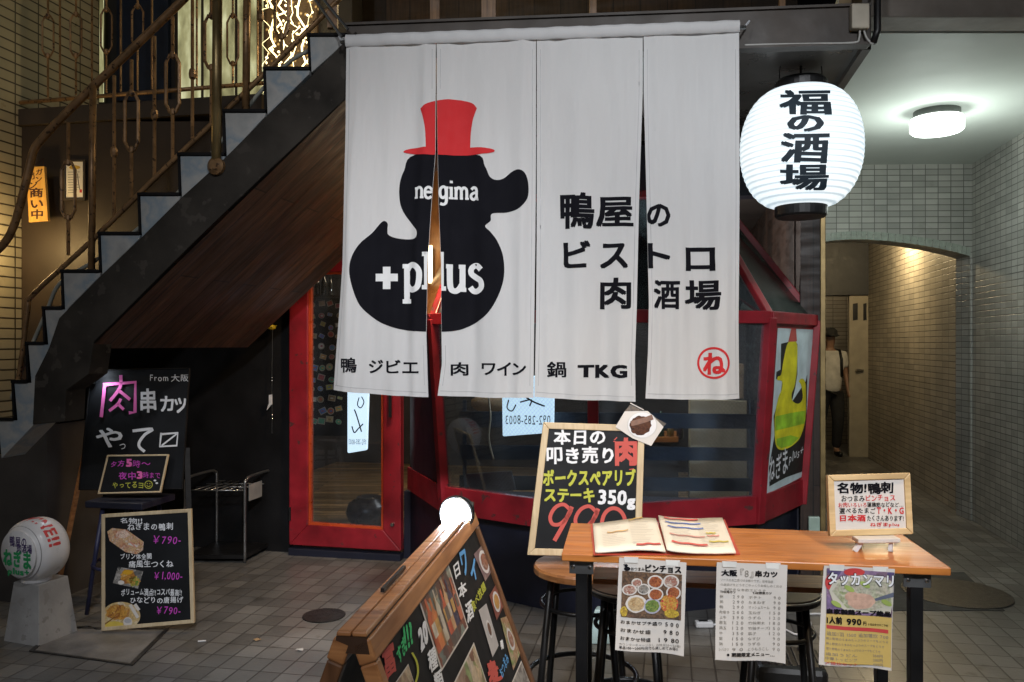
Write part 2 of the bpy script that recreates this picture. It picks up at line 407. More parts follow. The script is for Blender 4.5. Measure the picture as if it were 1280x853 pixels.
def grid_cut(a, step):
    bm = bmesh.new(); vv = [bm.verts.new(p) for p in a.v]
    for f, m in zip(a.f, a.m):
        try: bm.faces.new([vv[i] for i in f]).material_index = m
        except ValueError: pass
    for ax in (0, 1):
        lo, hi = min(p[ax] for p in a.v), max(p[ax] for p in a.v); c = lo+step
        while c < hi:
            co = [0, 0, 0]; co[ax] = c; no = [0, 0, 0]; no[ax] = 1
            bmesh.ops.bisect_plane(bm, geom=bm.verts[:]+bm.edges[:]+bm.faces[:], plane_co=co, plane_no=no); c += step
    bm.verts.index_update(); b = Art(); b.mats = a.mats; b.v = [tuple(v.co) for v in bm.verts]; b.f = [tuple(v.index for v in f.verts) for f in bm.faces]; b.m = [f.material_index for f in bm.faces]; bm.free()
    return b
def on(pl, base=.0008, step=.0006): return lambda x, y, l: pl.hit(x, y, base+step*l)

# ------------------------------------------------------------------ palette
red_paint = mat('red painted wood', (.27, .012, .022), .42, var=.35, scale=5, bump=.15, bscale=25, worn=(.10, .03, .03), wlev=.64)
black_wall = mat('black painted boards', (.009, .009, .010), .7, var=.5, scale=3, bump=.25, bscale=30, spec=.15)
navy = mat('navy painted panel', (.008, .010, .024), .55, var=.3, scale=4, bump=.1)
dark_steel = mat('dark brown steel', (.036, .026, .019), .55, .0, var=.35, scale=4, bump=.15, bscale=40)
bronze = mat('worn bronze railing', (.27, .155, .07), .42, .35, var=.4, scale=14, bump=.15, worn=(.05, .025, .012), wlev=.6)
brass = mat('brass strip', (.30, .22, .10), .4, .7, var=.3)
black_metal = mat('black metal', (.012, .012, .013), .38, .3, var=.3)
steel = mat('dull steel tube', (.32, .33, .34), .35, .9, var=.2)
chrome = mat('bright steel', (.6, .6, .6), .2, 1, var=.1)
concrete = mat('stained concrete', (.30, .27, .24), .8, var=.35, scale=3, bump=.4, bscale=25)
white_paint = mat('white ceiling paint', (.62, .66, .62), .7, var=.06, scale=1.5, bump=.08)
cream_paint = mat('cream painted door', (.40, .35, .26), .5, var=.1)
plank = wood('reclaimed plank', (.018, .010, .006), (.12, .056, .030), .6, 'u', 3, planks=.16)
dark_plank = wood('dark upright board', (.018, .011, .008), (.05, .03, .022), .5, 'v', 4, planks=.16)
orange_wood = wood('orange varnished wood', (.36, .11, .02), (.60, .22, .045), .40, 'u', 2.2, coat=.12)
tan_wood = wood('tan varnished frame wood', (.26, .10, .034), (.54, .25, .095), .4, 'u', 4, coat=.15)
pale_wood = wood('pale pine', (.46, .36, .22), (.62, .51, .34), .5, 'v', 4)
warm_wood = wood('warm brown panel wood', (.16, .07, .025), (.36, .17, .06), .4, 'v', 3)  # warm brown is the wood's own colour
floor_wood = wood('interior floor wood', (.32, .2, .09), (.5, .34, .17), .45, 'u', 3, planks=.1)
black_board = mat('blackboard', (.007, .008, .010), .55, var=.35, scale=7, spec=.22)
ink = mat('black ink', (.008, .008, .011), .9, var=.1, spec=.08)
red_ink = mat('red ink', (.52, .02, .025), .8, var=.08)
chalk_w = mat('white chalk marker', (.72, .74, .78), .8, var=.06)
chalk_p = mat('pink chalk marker', (.75, .14, .45), .8, var=.06)
chalk_m = mat('magenta chalk marker', (.55, .06, .50), .8, var=.06)
chalk_y = mat('yellow chalk marker', (.46, .48, .06), .8, var=.06)
chalk_r = mat('coral chalk marker', (.52, .09, .075), .8, var=.06)
chalk_g = mat('green chalk marker', (.06, .50, .18), .8, var=.06)
chalk_b = mat('blue chalk marker', (.12, .36, .72), .8, var=.06)
paper = mat('white paper', (.60, .57, .54), .55, var=.04)
cream_paper = mat('cream paper', (.78, .72, .60), .6, var=.04)
white_plastic = mat('white plastic', (.70, .70, .72), .3, var=.05, coat=.2)
wall_tile = tiles('glazed wall tile', (.50, .50, .47), (.17, .17, .155), .114, .054, .004, .38, dirt=.25, bump=.5, var=.15)
pass_tile = tiles('passage wall tile', (.54, .49, .40), (.16, .14, .11), .2, .062, .0045, .42, dirt=.25, bump=.5, var=.13)
left_tile = tiles('cream wall tile', (.42, .38, .28), (.05, .04, .03), .2, .068, .006, .3, dirt=.25, var=.05)
# ------------------------------------------------------------------ the ground
pav = tiles('street pavers', (.20, .198, .192), (.095, .09, .085), .115, .15, .0045, .32, offset=0, dirt=.74, bump=.7, var=.24, big=.9)
mb = MB(); mb.add([(-40, -30, 0), (40, -30, 0), (40, 60, 0), (-40, 60, 0)], [(0, 1, 2, 3)])
g = mb.build('ground', pav, rot=-TH, origin=(0, 0, 0)); props(g, 'grey stone paver street running up to the shop and into the passage', None, None, 'structure')

# ------------------------------------------------------------------ shop building
A0 = Vector((-.806, 5.97, 0)); FP = Plane(A0, N)
def fs(px): h = FP.hit(px, 430); return (h-A0).dot(E)          # metres along the facade
def FW(s, z, t=0): return A0+E*s+UP*z-N*t                       # point on the facade, t metres towards the street
def fbox(m, s0, s1, z0, z1, t0, t1):
    return m.hexa([FW(s0, z0, t1), FW(s1, z0, t1), FW(s1, z0, t0), FW(s0, z0, t0)], [FW(s0, z1, t1), FW(s1, z1, t1), FW(s1, z1, t0), FW(s0, z1, t0)])
s_dl, s_dr, s_b1, s_p0, s_p1 = fs(367), fs(505), fs(600), fs(1003), fs(1030)
ztop = FP.hit(367, 317).z
shop = thing('shop_building', FW(.6, 0), 'dark timber bar front with red glazed door and red bay window', 'building')
mb = MB(); fbox(mb, -4.2, s_dl, 0, 3.0, -.15, 0); mb.build('facade_wall', black_wall, shop)
mb = MB(); fbox(mb, s_dl, s_b1, ztop, 3.0, -.15, 0); fbox(mb, s_dr, s_b1, 1.75, ztop, -.15, 0); mb.build('header_panel', warm_wood, shop)
mb = MB(); fbox(mb, s_b1, s_p0, 2.62, 3.0, -.15, 0); mb.build('upper_panel', navy, shop)
mb = MB(); fbox(mb, s_dr, s_p0, 0, .5, -.15, .0); mb.build('lower_wall', navy, shop)
mb = MB(); fbox(mb, s_p0-.02, s_p1-.035, 0, 3.0, -.15, .05); mb.build('corner_panel', dark_plank, shop)
mb = MB(); fbox(mb, s_p1-.034, s_p1, 0, 3.0, -.1, .062); mb.build('brass_trim', brass, shop, bevel=.004)
# passage side wall of the shop and its rooms
mb = MB(); a = FW(s_p1-.05, 0, -.151); mb.hexa([a, a-E*.12, a-E*.12+N*9, a+N*9], [p+UP*3.6 for p in (a, a-E*.12, a-E*.12+N*9, a+N*9)]); mb.build('side_wall', dark_plank, shop)
room = mat('dim interior wall', (.06, .05, .045), .7, var=.3, scale=3)
mb = MB(); fbox(mb, s_dl-1.2, s_p0, 0, .14, -3.6, -.152); mb.build('interior_floor', floor_wood, shop)
mb = MB(); fbox(mb, s_dl-1.2, s_p0, .141, 2.95, -3.7, -3.605); fbox(mb, s_dl-1.3, s_dl-1.2, .0, 2.95, -3.6, -.16); fbox(mb, s_dl-1.2, s_p0, 2.8, 2.95, -3.6, -.16); mb.build('interior_wall', room, shop)
# upper storey behind the balcony rail, seen at the top edge
mb = MB(); fbox(mb, -1.9, 2.85, 3.21, 6.5, -.5, -.35); mb.build('upper_wall', wood('upper storey boards', (.02, .013, .008), (.06, .036, .02), .6, 'v', 3, planks=.2), shop)

# door
o4 = [(367, 317), (505, 317), (505, 686), (367, 678)]; i4 = [(390, 341), (483, 341), (483, 660), (390, 654)]
dpl = lambda pts, off=0: [FP.hit(x, y, off) for x, y in pts]
mb = MB(); mb.ring(dpl(o4), dpl(i4), FP.n, .004, .075); door = mb.build('door', red_paint, shop, bevel=.006)
i5 = [(393, 344), (480, 344), (480, 657), (393, 651)]
mb = MB(); mb.ring(dpl(i4), dpl(i5), FP.n, .02, .058); mb.build('glazing_bead', mat('orange edged bead', (.5, .07, .02), .3), door)
mb = MB(); mb.slab(dpl(i4), FP.n, .03, .036); mb.build('pane', glass('door glass'), door)
mb = MB(); c = FP.hit(495, 653, .076); mb.lathe([(.016, 0), (.016, .012), (.012, .018)], c, FP.n, 16); mb.build('lock', chrome, door, smooth=False)
for y in (352, 640): MB().lathe([(.009, -.05), (.009, .05)], FP.hit(368, y, .078), UP, 10).build('hinge', black_metal, door)
mb = MB(); mb.bar(FP.hit(494, 520, .11), FP.hit(494, 436, .11), .022, .022); mb.build('handle', black_metal, door)
mb = MB(); mb.slab(dpl([(367, 682), (505, 690), (505, 704), (367, 692)]), FP.n, .002, .09); mb.build('threshold', navy, shop, bevel=.004)

# bay window: three splayed faces and a pitched glass roof
zt, zb = 1.757, .52
def at_z(px, d, z): return Vector(((px-CX)/F*d, d, z))
Lt, Mt, Rt = at_z(541, 5.1, zt), at_z(741, 4.45, zt), at_z(962, 4.75, zt)
Lb, Mbp, Rb = at_z(556, 5.14, zb), at_z(742, 4.52, zb), at_z(947, 4.82, zb)
Ht = FP.hit(1020, 401, .0); Ht.z = zt; Hb = FP.hit(1002, 640, .0); Hb.z = zb
L0t = FW(fs(513), zt); L0b = FW(fs(513), zb)
Tl, Tr, Th = FP.hit(600, 239, .12), FP.hit(872, 239, .12), FP.hit(894, 239, .0)
zr = 2.63
for p in (Tl, Tr, Th): p.z = zr
bay = link_mesh('bay_window', *(lambda m: (m.v, m.f))(MB().bar(Lt, Mt, .055, .075).bar(Mt, Rt, .055, .075).bar(Rt, Ht, .055, .075).bar(L0t, Lt, .055, .075)
    .bar(Lt, Lb, .06).bar(Mt, Mbp, .06).bar(Rt, Rb, .065).bar(Ht-N*.03, Hb-N*.03, .05).bar(Rt, Tr, .05).bar(Mt, (Tl+Tr)/2, .045).bar(Lt, Tl, .05).bar(Ht, Th, .05).bar(Tl, Tr, .05).bar(Tr, Th, .05)), red_paint, shop, bevel=.006)
def band(m, a, b, h, t=.05):     # upright board between two bottom corners
    d = (b-a).normalized(); n = d.cross(UP)
    if n.dot(-a) < 0: n = -n
    m.slab([a, b, b+UP*h, a+UP*h], n, -t/2, t/2)
mb = MB(); band(mb, Lb, Mbp, .165); band(mb, Mbp, Rb, .165); band(mb, Rb, Hb, .165); band(mb, L0b, Lb, .165); mb.build('sill_board', red_paint, bay, bevel=.004)
mb = MB(); mb.hexa([p*1 for p in (Lb+N*.1-UP*zb, Mbp+N*.1-UP*zb, Rb+N*.1-UP*zb, Hb-UP*zb-E*.03, L0b-UP*zb)], [p-UP*.003 for p in (Lb+N*.06, Mbp+N*.06, Rb+N*.06, Hb-E*.03, L0b)]); mb.build('plinth', navy, bay)
wg = glass('wired bay glass', True, (.80, .88, .95))
def pane(a, b, c, d, m=wg, name='pane', inset=.0):
    q = MB(); n = (b-a).cross(c-a).normalized()
    q.slab([a, b, c, d], n, -.003, .003); return q.build(name, m, bay)
h = UP*.165
pane(Lb+h, Mbp+h, Mt, Lt); pane(Mbp+h, Rb+h, Rt, Mt)
rg = mat('dark green roof glass', (.022, .035, .03), .18, var=.35, scale=4, spec=.6)
gl2 = glass('bay roof glass', False, (.5, .58, .6))
pane(Lt, Mt, (Tl+Tr)/2, Tl, gl2, 'roof_pane'); pane(Mt, Rt, Tr, (Tl+Tr)/2, gl2, 'roof_pane'); pane(Rt, Ht, Th, Tr, rg, 'roof_pane')
pane(L0b, Lb, Lt, L0t, navy, 'side_panel')
mb = MB(); mb.slab([L0t, Lt, Tl], (Lt-L0t).cross(Tl-L0t).normalized(), -.004, .004); mb.build('cheek_panel', warm_wood, bay)
# painted duck panel on the right cheek
dk = plane3(Rb, Hb, Rt); dn = dk.n
pane(Rb, Hb, Ht, Rt, red_paint, 'side_panel')
a = Art(); lim = mat('pale painted board', (.58, .70, .74), .6, var=.2, scale=7); yel = mat('yellow painted duck', (.74, .68, .02), .55, var=.25, scale=9); grn = mat('green paint shading', (.32, .58, .03), .55, var=.35, scale=9); blk = mat('black paint', (.015, .016, .015), .6)
q = lambda pts, sx=1/3.412, ox=940, oy=380: [(ox+p[0]*sx, oy+p[1]*sx) for p in pts]
a.poly(q([(106, 103), (265, 110), (262, 130), (240, 390), (215, 735), (150, 768), (56, 812), (75, 600)]), lim, 2)
a.poly(q([(120, 170), (160, 160), (190, 170), (190, 300), (180, 360), (165, 420), (225, 330), (232, 300), (228, 520), (215, 700), (210, 715), (140, 740), (70, 778), (68, 700), (92, 560), (88, 480), (120, 370), (125, 330), (98, 320), (100, 290), (118, 280)]), blk, 3)
a.poly(q(smooth_pts([(150, 165, 0), (186, 165, 0), (188, 260, 0), (180, 340, 0), (165, 385, 0), (170, 415, 0), (195, 425, 0), (212, 400, 0), (205, 345, 0), (195, 330, 0), (210, 318, 0), (224, 340, 0), (226, 420, 0), (222, 500, 0), (205, 560, 0), (185, 590, 0), (150, 615, 0), (115, 622, 0), (97, 600, 0), (92, 540, 0), (94, 470, 0), (108, 400, 0), (122, 365, 0), (124, 330, 0), (104, 325, 0), (106, 310, 0), (120, 300, 0), (130, 240, 0)], 4, True)), yel, 4)
a.poly(q([(95, 480), (160, 465), (224, 455), (220, 510), (160, 525), (95, 540)]), grn, 5)
a.poly(q([(100, 575), (160, 560), (195, 570), (165, 602), (120, 615), (100, 600)]), grn, 5)
a.poly(q([(163, 105), (183, 105), (187, 160), (150, 162)]), chalk_r, 5)
a.text('ねぎま', None, chalk_w, 6, .01, .3, quad=q([(72, 655), (145, 605), (148, 715), (62, 775)]), warp=.04)
a.text('plus+', None, chalk_w, 6, .0, .3, quad=q([(150, 640), (215, 600), (212, 650), (152, 690)]), shear=.2)
a.build('painted_duck', on(dk, .0042), bay, dn*10+Rb)

# ------------------------------------------------------------------ things inside the shop
SH = Plane(FW(0, 0, -.55), N)      # plane just behind the bay glass
slat = mat('dark blue slats', (.018, .035, .06), .5, var=.3)
sc = thing('slatted_screen', SH.hit(750, 640), 'dark blue horizontal slatted screen standing behind the bay window glass', 'screen')
for y0, y1 in ((514, 534), (556, 574), (594, 612)):
    p0, p1, p2, p3 = [SH.hit(x, y) for x, y in ((575, y0), (955, y0+4), (955, y1+2), (575, y1))]
    MB().slab([p0, p1, p2, p3], SH.n, 0, .02).build('slat', slat, sc)
for x in (580, 742, 940): MB().bar(SH.hit(x, 500, -.02), SH.hit(x, 662, -.02), .03).build('post', slat, sc)
IN = Plane(FW(0, 0, -1.0), N)
def carton(name, px0, py0, px1, py1, depth, m, label, cat, pl=IN, lid=True):
    t = thing(name, pl.hit((px0+px1)/2, py1), label, cat)
    p = [pl.hit(x, y) for x, y in ((px0, py1), (px1, py1))]; top = pl.hit(px0, py0).z
    b = [p[0], p[1], p[1]+N*depth, p[0]+N*depth]
    mb = MB(); mb.hexa(b, [Vector((v.x, v.y, top)) for v in b]); mb.build('body', m, t, bevel=.006)
    if lid:
        mb = MB(); c = (p[0]+p[1])/2; zz = (top+p[0].z)/2
        mb.bar(Vector((p[0].x, p[0].y, top-.06))-N*.004, Vector((p[1].x, p[1].y, top-.06))-N*.004, .006, .05); mb.build('tape', mat('parcel tape', (.3, .22, .12), .3), t)
    return t
cream_box = mat('cream cabinet', (.44, .36, .22), .5, var=.1); kraft = mat('kraft cardboard', (.32, .21, .11), .7, var=.15)
carton('cabinet', 862, 500, 934, 660, .4, cream_box, 'cream cabinet behind the right half of the bay window', 'cabinet', lid=False)
carton('cardboard_box', 905, 455, 930, 499, .2, kraft, 'small brown carton on top of the cream cabinet', 'box')
t = thing('bar_counter', FW(1.0, .14, -1.5), 'brown wooden counter inside behind the blue slats', 'counter')
q1 = [IN.hit(x, y) for x, y in ((690, 553), (848, 553))]
mb = MB(); mb.hexa([q1[0], q1[1], q1[1]+N*.5, q1[0]+N*.5], [p+UP*.04 for p in (q1[0], q1[1], q1[1]+N*.5, q1[0]+N*.5)]); mb.build('counter_top', orange_wood, t)
mb = MB(); mb.hexa([Vector((p.x, p.y, .14)) for p in (q1[0]+N*.05, q1[1]+N*.05, q1[1]+N*.45, q1[0]+N*.45)], [p-UP*.003 for p in (q1[0]+N*.05, q1[1]+N*.05, q1[1]+N*.45, q1[0]+N*.45)]); mb.build('counter_front', room, t)
for x0, y0, x1, y1, lb, m in ((590, 480, 640, 504, 'pale cloth bundle behind the left bay pane', kraft), (674, 558, 703, 572, 'tan wrapped packet left of the tall chalkboard', cream_box)):
    a0, a1 = IN.hit(x0, y1), IN.hit(x1, y1); hh = IN.hit(x0, y0).z-a0.z
    pts = [a0+(a1-a0)*k/6 for k in range(7)]
    mb = MB(); mb.tube(pts, [hh*.2, hh*.42, hh*.5, hh*.46, hh*.5, hh*.4, hh*.15], 10); props(mb.build('wrapped_bundle', m, None, smooth=True), lb, 'bundle')
SH2 = Plane(FW(0, 0, -.48), N)
props(MB().tube(smooth_pts([SH2.hit(x, y) for x, y in ((606, 440), (610, 490), (613, 520), (611, 548), (617, 575))]), .008, 6).build('hanging_rope', cream_paint, None, smooth=True), 'pale rope hanging inside the left bay window pane', 'rope')
props(MB().slab([SH2.hit(x, y) for x, y in ((582, 592), (640, 588), (646, 612), (590, 624))], SH2.n, 0, .03).build('serving_tray', steel, None, bevel=.008), 'grey metal tray leaning low inside the left bay window pane', 'tray')
for i, x in enumerate((815, 826, 838, 850)):
    c = IN.hit(x, 552); c.z = q1[0].z+.041; hg = (.19, .23, .17, .21)[i]
    props(MB().lathe([(.026, 0), (.028, .01), (.028, hg*.6), (.011, hg*.78), (.011, hg)], c+N*.08, UP, 14).build('sauce_bottle', mat('sauce glass %d' % i, ((.10, .03, .01), (.02, .05, .02), (.16, .09, .02), (.03, .02, .02))[i], .15, coat=.4), None, smooth=True), ['brown sauce bottle leftmost on the inside counter', 'tall green bottle second from left on the inside counter', 'short amber bottle third from left on the inside counter', 'black bottle rightmost on the inside counter'][i], 'bottle', 'bottles on the inside counter')
# glowing mirror-written panels imitate a street sign's reflection in the bay and door glass
lit = emit('sign reflection glow', (.78, .93, 1), .95)
def sign_reflection(pl, quad, label, texts):
    t = thing('reflected_sign', pl.hit(*quad[3]), label, 'sign')
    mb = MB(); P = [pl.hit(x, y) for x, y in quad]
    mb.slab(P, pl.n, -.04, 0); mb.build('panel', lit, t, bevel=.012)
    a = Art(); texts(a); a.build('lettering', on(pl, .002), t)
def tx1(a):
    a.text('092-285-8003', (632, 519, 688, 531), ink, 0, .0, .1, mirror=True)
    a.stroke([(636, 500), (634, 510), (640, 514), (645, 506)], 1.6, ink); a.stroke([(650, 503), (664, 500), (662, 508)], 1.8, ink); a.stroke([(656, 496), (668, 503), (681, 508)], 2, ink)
sign_reflection(Plane(FW(0, 0, -.42), N), [(627, 470), (693, 470), (692, 541), (628, 546)], 'glowing panel imitating the reflection of a white street sign in the bay glass', tx1)
D2 = Plane(FW(0, 0, -.7), N)
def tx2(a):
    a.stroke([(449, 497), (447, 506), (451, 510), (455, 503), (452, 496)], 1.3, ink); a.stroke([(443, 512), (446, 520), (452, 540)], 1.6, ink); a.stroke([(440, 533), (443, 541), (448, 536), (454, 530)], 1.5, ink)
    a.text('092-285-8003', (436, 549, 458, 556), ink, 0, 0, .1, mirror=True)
sign_reflection(D2, [(434, 468), (461, 466), (458, 563), (434, 567)], 'narrow glowing white sign hanging behind the red door glass', tx2)
# sticker covered board, bottles, jar
SP2 = Plane(FW(0, 0, -.9), N)
st = thing('sticker_board', SP2.hit(405, 525), 'black board crowded with small colourful stickers behind the red door', 'board')
mb = MB(); mb.slab([SP2.hit(x, y) for x, y in ((380, 372), (437, 372), (437, 545), (380, 545))], SP2.n, -.02, 0); mb.build('board', black_board, st)
pal = [(.5, .1, .05), (.55, .3, .08), (.55, .5, .1), (.1, .35, .2), (.1, .2, .45), (.6, .55, .45), (.4, .08, .1), (.3, .18, .08), (.5, .38, .2)]
rim = mat('sticker rim', (.42, .36, .26), .5)
rs = random.Random(3)
for r in range(12):
    for c in range(4):
        x = 391+c*11.2+rs.uniform(-2, 2); y = 381+r*13.2+rs.uniform(-2.5, 2.5); k = rs.random(); s_ = rs.uniform(3.2, 4.8)
        m = mat('sticker print %d' % (r*4+c), pal[rs.randrange(9)], .5, var=.3, scale=40)
        m2 = mat('sticker print %d' % ((r*7+c) % 48), pal[rs.randrange(9)], .5, var=.3, scale=40)
        a = Art(); rt = rs.uniform(-.5, .5)
        if k < .5:
            a.ell(x, y, s_, s_*rs.uniform(.7, 1.1), rim, 1, 14, rt); a.ell(x, y, s_*.8, s_*.75, m, 2, 14, rt); a.ell(x+.4, y, s_*.4, s_*.3, m2, 3, 8, rt)
        else:
            cs, sn = math.cos(rt), math.sin(rt); hw, hh = s_, s_*rs.uniform(.5, .9)
            R4 = lambda f: [(x+u*hw*f*cs-v*hh*f*sn, y+u*hw*f*sn+v*hh*f*cs) for u, v in ((-1, -1), (1, -1), (1, 1), (-1, 1))]
            a.poly(R4(1), rim, 1); a.poly(R4(.78), m, 2); a.stroke([(x-hw*.4, y), (x+hw*.4, y)], hh*.4, m2, 3)
        a.build('sticker', on(SP2, .0006, .0004), st)
bot = mat('dark bottle glass', (.015, .016, .012), .12, coat=.4)
b0 = SP2.hit(391, 370)
props(MB().slab([SP2.hit(385, 370), SP2.hit(440, 370), SP2.hit(440, 373), SP2.hit(385, 373)], SP2.n, -.2, .08).build('bottle_shelf', dark_plank), 'dark wall shelf carrying bottles above the sticker board', 'shelf')
for i, x in enumerate((398, 406, 414)):
    c = SP2.hit(x, 370, .02); hgt = [.16, .2, .17][i]
    props(MB().lathe([(.022, 0), (.024, .01), (.024, hgt*.6), (.009, hgt*.78), (.009, hgt)], c, UP, 14).build('bottle', bot, None, smooth=True), ['dark squat bottle at the left of the shelf behind the door', 'tall dark bottle in the middle of the shelf behind the door', 'dark bottle at the right of the shelf behind the door'][i], 'bottle', 'bottles on the shelf')
JP = Plane(FW(0, 0, -.4), N).hit(461, 641); JP.z = .141
t = thing('clay_jar', JP, 'big round dark clay jar on the wooden floor behind the door', 'jar')
mb = MB(); mb.lathe([(.10, 0), (.16, .04), (.185, .11), (.16, .18), (.10, .215), (.095, .23), (.08, .225)], JP, UP, 28); mb.build('body', mat('dark glazed clay', (.035, .03, .03), .3, var=.3), t, smooth=True)
# lamp on the wooden header panel, seen through the gap in the curtain
t = thing('wall_lamp', FP.hit(541, 355), 'slim glowing vertical wall lamp on the wooden panel behind the curtain gap', 'lamp')
mb = MB(); mb.bar(FP.hit(540.5, 355, .05), FP.hit(540.5, 308, .05), .03, .03); mb.build('tube', emit('warm lamp tube', (1, .78, .40), 3.0), t, bevel=.004)
mb = MB(); mb.bar(FP.hit(540.5, 352, .02), FP.hit(540.5, 311, .02), .02, .03); mb.build('bracket', brass, t)
lamp('header_glow', 'POINT', FP.hit(541, 300, .25), 1.6, (1, .7, .35), .03)
lamp('room_glow', 'POINT', FW(-.35, 2.5, -1.3), 22, (1, .75, .45), .08)
lamp('bay_glow', 'POINT', FW(1.5, 2.35, -.55), 60, (.95, .92, .9), .1)

# ------------------------------------------------------------------ balcony over the shop
BA = W(925, 52, 3.80); TB = R(5.3); EB = Vector((math.cos(TB), -math.sin(TB), 0)); NB = Vector((math.sin(TB), math.cos(TB), 0)); BP = Plane(BA, NB)
bl, brr = BP.hit(432, 70), BP.hit(1089, 52)
bal = thing('balcony', Vector((bl.x, bl.y, 2.99)), 'dark brown steel balcony running over the shop front behind the white curtain', 'balcony')
mb = MB(); a, b = Vector((bl.x, bl.y, 3.0)), Vector((brr.x, brr.y, 3.0))
mb.slab([a, b, b+UP*.19, a+UP*.19], -NB, -.06, 0); mb.build('fascia_beam', dark_steel, bal, bevel=.004)
mb = MB(); mb.bar(a+UP*.004-NB*.006, b+UP*.004-NB*.006, .02, .012); mb.bar(a+UP*.186-NB*.004, b+UP*.186-NB*.004, .02, .012); mb.build('flange', dark_steel, bal)
mb = MB(); c = b+N*1.75; d_ = a+N*1.9
mb.hexa([a+NB*.062+UP*.03, b+NB*.062+UP*.03, c+UP*.03, d_+UP*.03], [p+UP*.17 for p in (a+NB*.062, b+NB*.062, c, d_)]); mb.build('soffit', mat('sooty steel soffit', (.09, .085, .08), .3, .3, var=.35, scale=3), bal)
mb = MB(); mb.slab([b+NB*.062, c, c+UP*.4, b+NB*.062+UP*.4], E, -.02, .02); mb.build('end_plate', dark_steel, bal)
for px, wd in ((412, .05), (600, .075), (742, .035), (527, .05), (1000, .03)):
    p = BP.hit(px, 10, -.35 if px != 412 else -.05); p.z = 3.19
    mb = MB(); mb.bar(p, p+UP*.9, wd, wd*.6); mb.build('rail_post', wood('balcony post wood', (.12, .06, .025), (.3, .17, .08), .5, 'v', 4), bal)
mb = MB(); p = BP.hit(430, 10, -.4); q_ = BP.hit(1085, 10, -.4); mb.bar(Vector((p.x, p.y, 3.72)), Vector((q_.x, q_.y, 3.72)), .04, .06); mb.build('hand_rail', bronze, bal)
mb = MB(); p = brr+Vector((.02, -.02, 0)); p.z = 3.0; mb.tube([p+UP*1.2, p+UP*.06, p+UP*.0+Vector((-.02, 0, 0))], .016, 10); mb.build('drain_pipe', black_metal, bal, smooth=True)
# junction box and its wires on the beam
jb = thing('junction_box', BP.hit(1072, 40, .02), 'small beige cable box with two wires on the right end of the balcony beam', 'cable box')
mb = MB(); mb.slab([BP.hit(x, y) for x, y in ((1061, 9), (1083, 9), (1083, 40), (1061, 40))], BP.n, .001, .045); mb.build('housing', mat('aged beige plastic', (.42, .38, .3), .4), jb, bevel=.006)
mb = MB(); mb.tube(smooth_pts([BP.hit(x, y, o) for x, y, o in ((1073, 40, .02), (1072, 50, .02), (1066, 55, .015), (1020, 56, .012), (960, 57, .012), (930, 58, .012))]), .005, 6); mb.tube(smooth_pts([BP.hit(x, y, o) for x, y, o in ((1078, 40, .02), (1081, 49, .02), (1086, 55, .02), (1090, 57, .02))]), .005, 6); mb.build('wire', mat('grey cable', (.4, .4, .38), .5), jb, smooth=True)

# ------------------------------------------------------------------ passage to the right
pz = 3.23
RW0 = Vector((4.18, 7.3, 0)); pd = Vector((math.sin(R(11.9)), math.cos(R(11.9)), 0)); pe = Vector((pd.y, -pd.x, 0))
pas = thing('passage_building', RW0, 'pale tiled building with an arched passage beside the shop', 'building')
mb = MB(); a = RW0-pd*7; b = RW0+pd*.0
mb.hexa([a, a+pe*.2, b+pe*.2, b], [p+UP*4.2 for p in (a, a+pe*.2, b+pe*.2, b)]); mb.build('side_wall', wall_tile, pas)
mb = MB(); a = RW0+pd*.004; b = RW0+pd*4.05
mb.hexa([a, a+pe*.2, b+pe*.2, b], [p+UP*3.4 for p in (a, a+pe*.2, b+pe*.2, b)]); mb.build('passage_wall', pass_tile, pas)
# arch wall
AW = Plane(W(1222, 430, 7.25), (.03, 1, 0))
arch = [(1016, 303), (1040, 300.5), (1060, 299), (1081, 299), (1110, 301), (1140, 304.5), (1170, 309.5), (1195, 315), (1213, 320)]
pts = [AW.hit(x, y) for x, y in arch]
P = [AW.hit(960, 300)]+[]
outl = [AW.hit(1016, 700), *pts, AW.hit(1213, 655)]
tl, tr = AW.hit(970, 199), AW.hit(1223, 199)
mb = MB(); mb.slab([AW.hit(970, 306), *pts, AW.hit(1213, 652), AW.hit(1223, 652), tr, tl], AW.n, -.25, 0); mb.build('arch_wall', wall_tile, pas)
vt = mat('arch edge tile', (.38, .42, .37), .3, var=.15, scale=30)
mb = MB()
for i in range(26):
    f = i/26; f2 = (i+.86)/26
    def ap(t):
        k = t*(len(arch)-1); j = min(int(k), len(arch)-2); u = k-j
        return (arch[j][0]*(1-u)+arch[j+1][0]*u, arch[j][1]*(1-u)+arch[j+1][1]*u)
    p, q2 = ap(f), ap(f2)
    mb.slab([AW.hit(p[0], p[1]+.6), AW.hit(q2[0], q2[1]+.6), AW.hit(q2[0]+.8, q2[1]-9.5), AW.hit(p[0]+.8, p[1]-9.5)], AW.n, -.06, .007)
mb.build('voussoir', vt, pas)
# canopy ceiling and front beam
mb = MB(); l0, l1 = brr+NB*.05+E*.025, c+E*.03
cp = [Vector((l0.x, 4.2, pz)), Vector((6.5, 4.2, pz)), Vector((6.5, 7.3, pz)), Vector((2.55, 7.3, pz))]
mb.hexa(cp, [p+UP*.2 for p in cp]); mb.build('ceiling', white_paint, pas)
mb = MB(); mb.hexa([Vector((l0.x, 4.0, pz+.006)), Vector((6.5, 4.0, pz+.006)), Vector((6.5, 4.197, pz+.006)), Vector((l0.x, 4.197, pz+.006))], [Vector((l0.x, 4.0, pz+1.4)), Vector((6.5, 4.0, pz+1.4)), Vector((6.5, 4.197, pz+1.4)), Vector((l0.x, 4.197, pz+1.4))]); mb.build('front_beam', concrete, pas, bevel=.01)
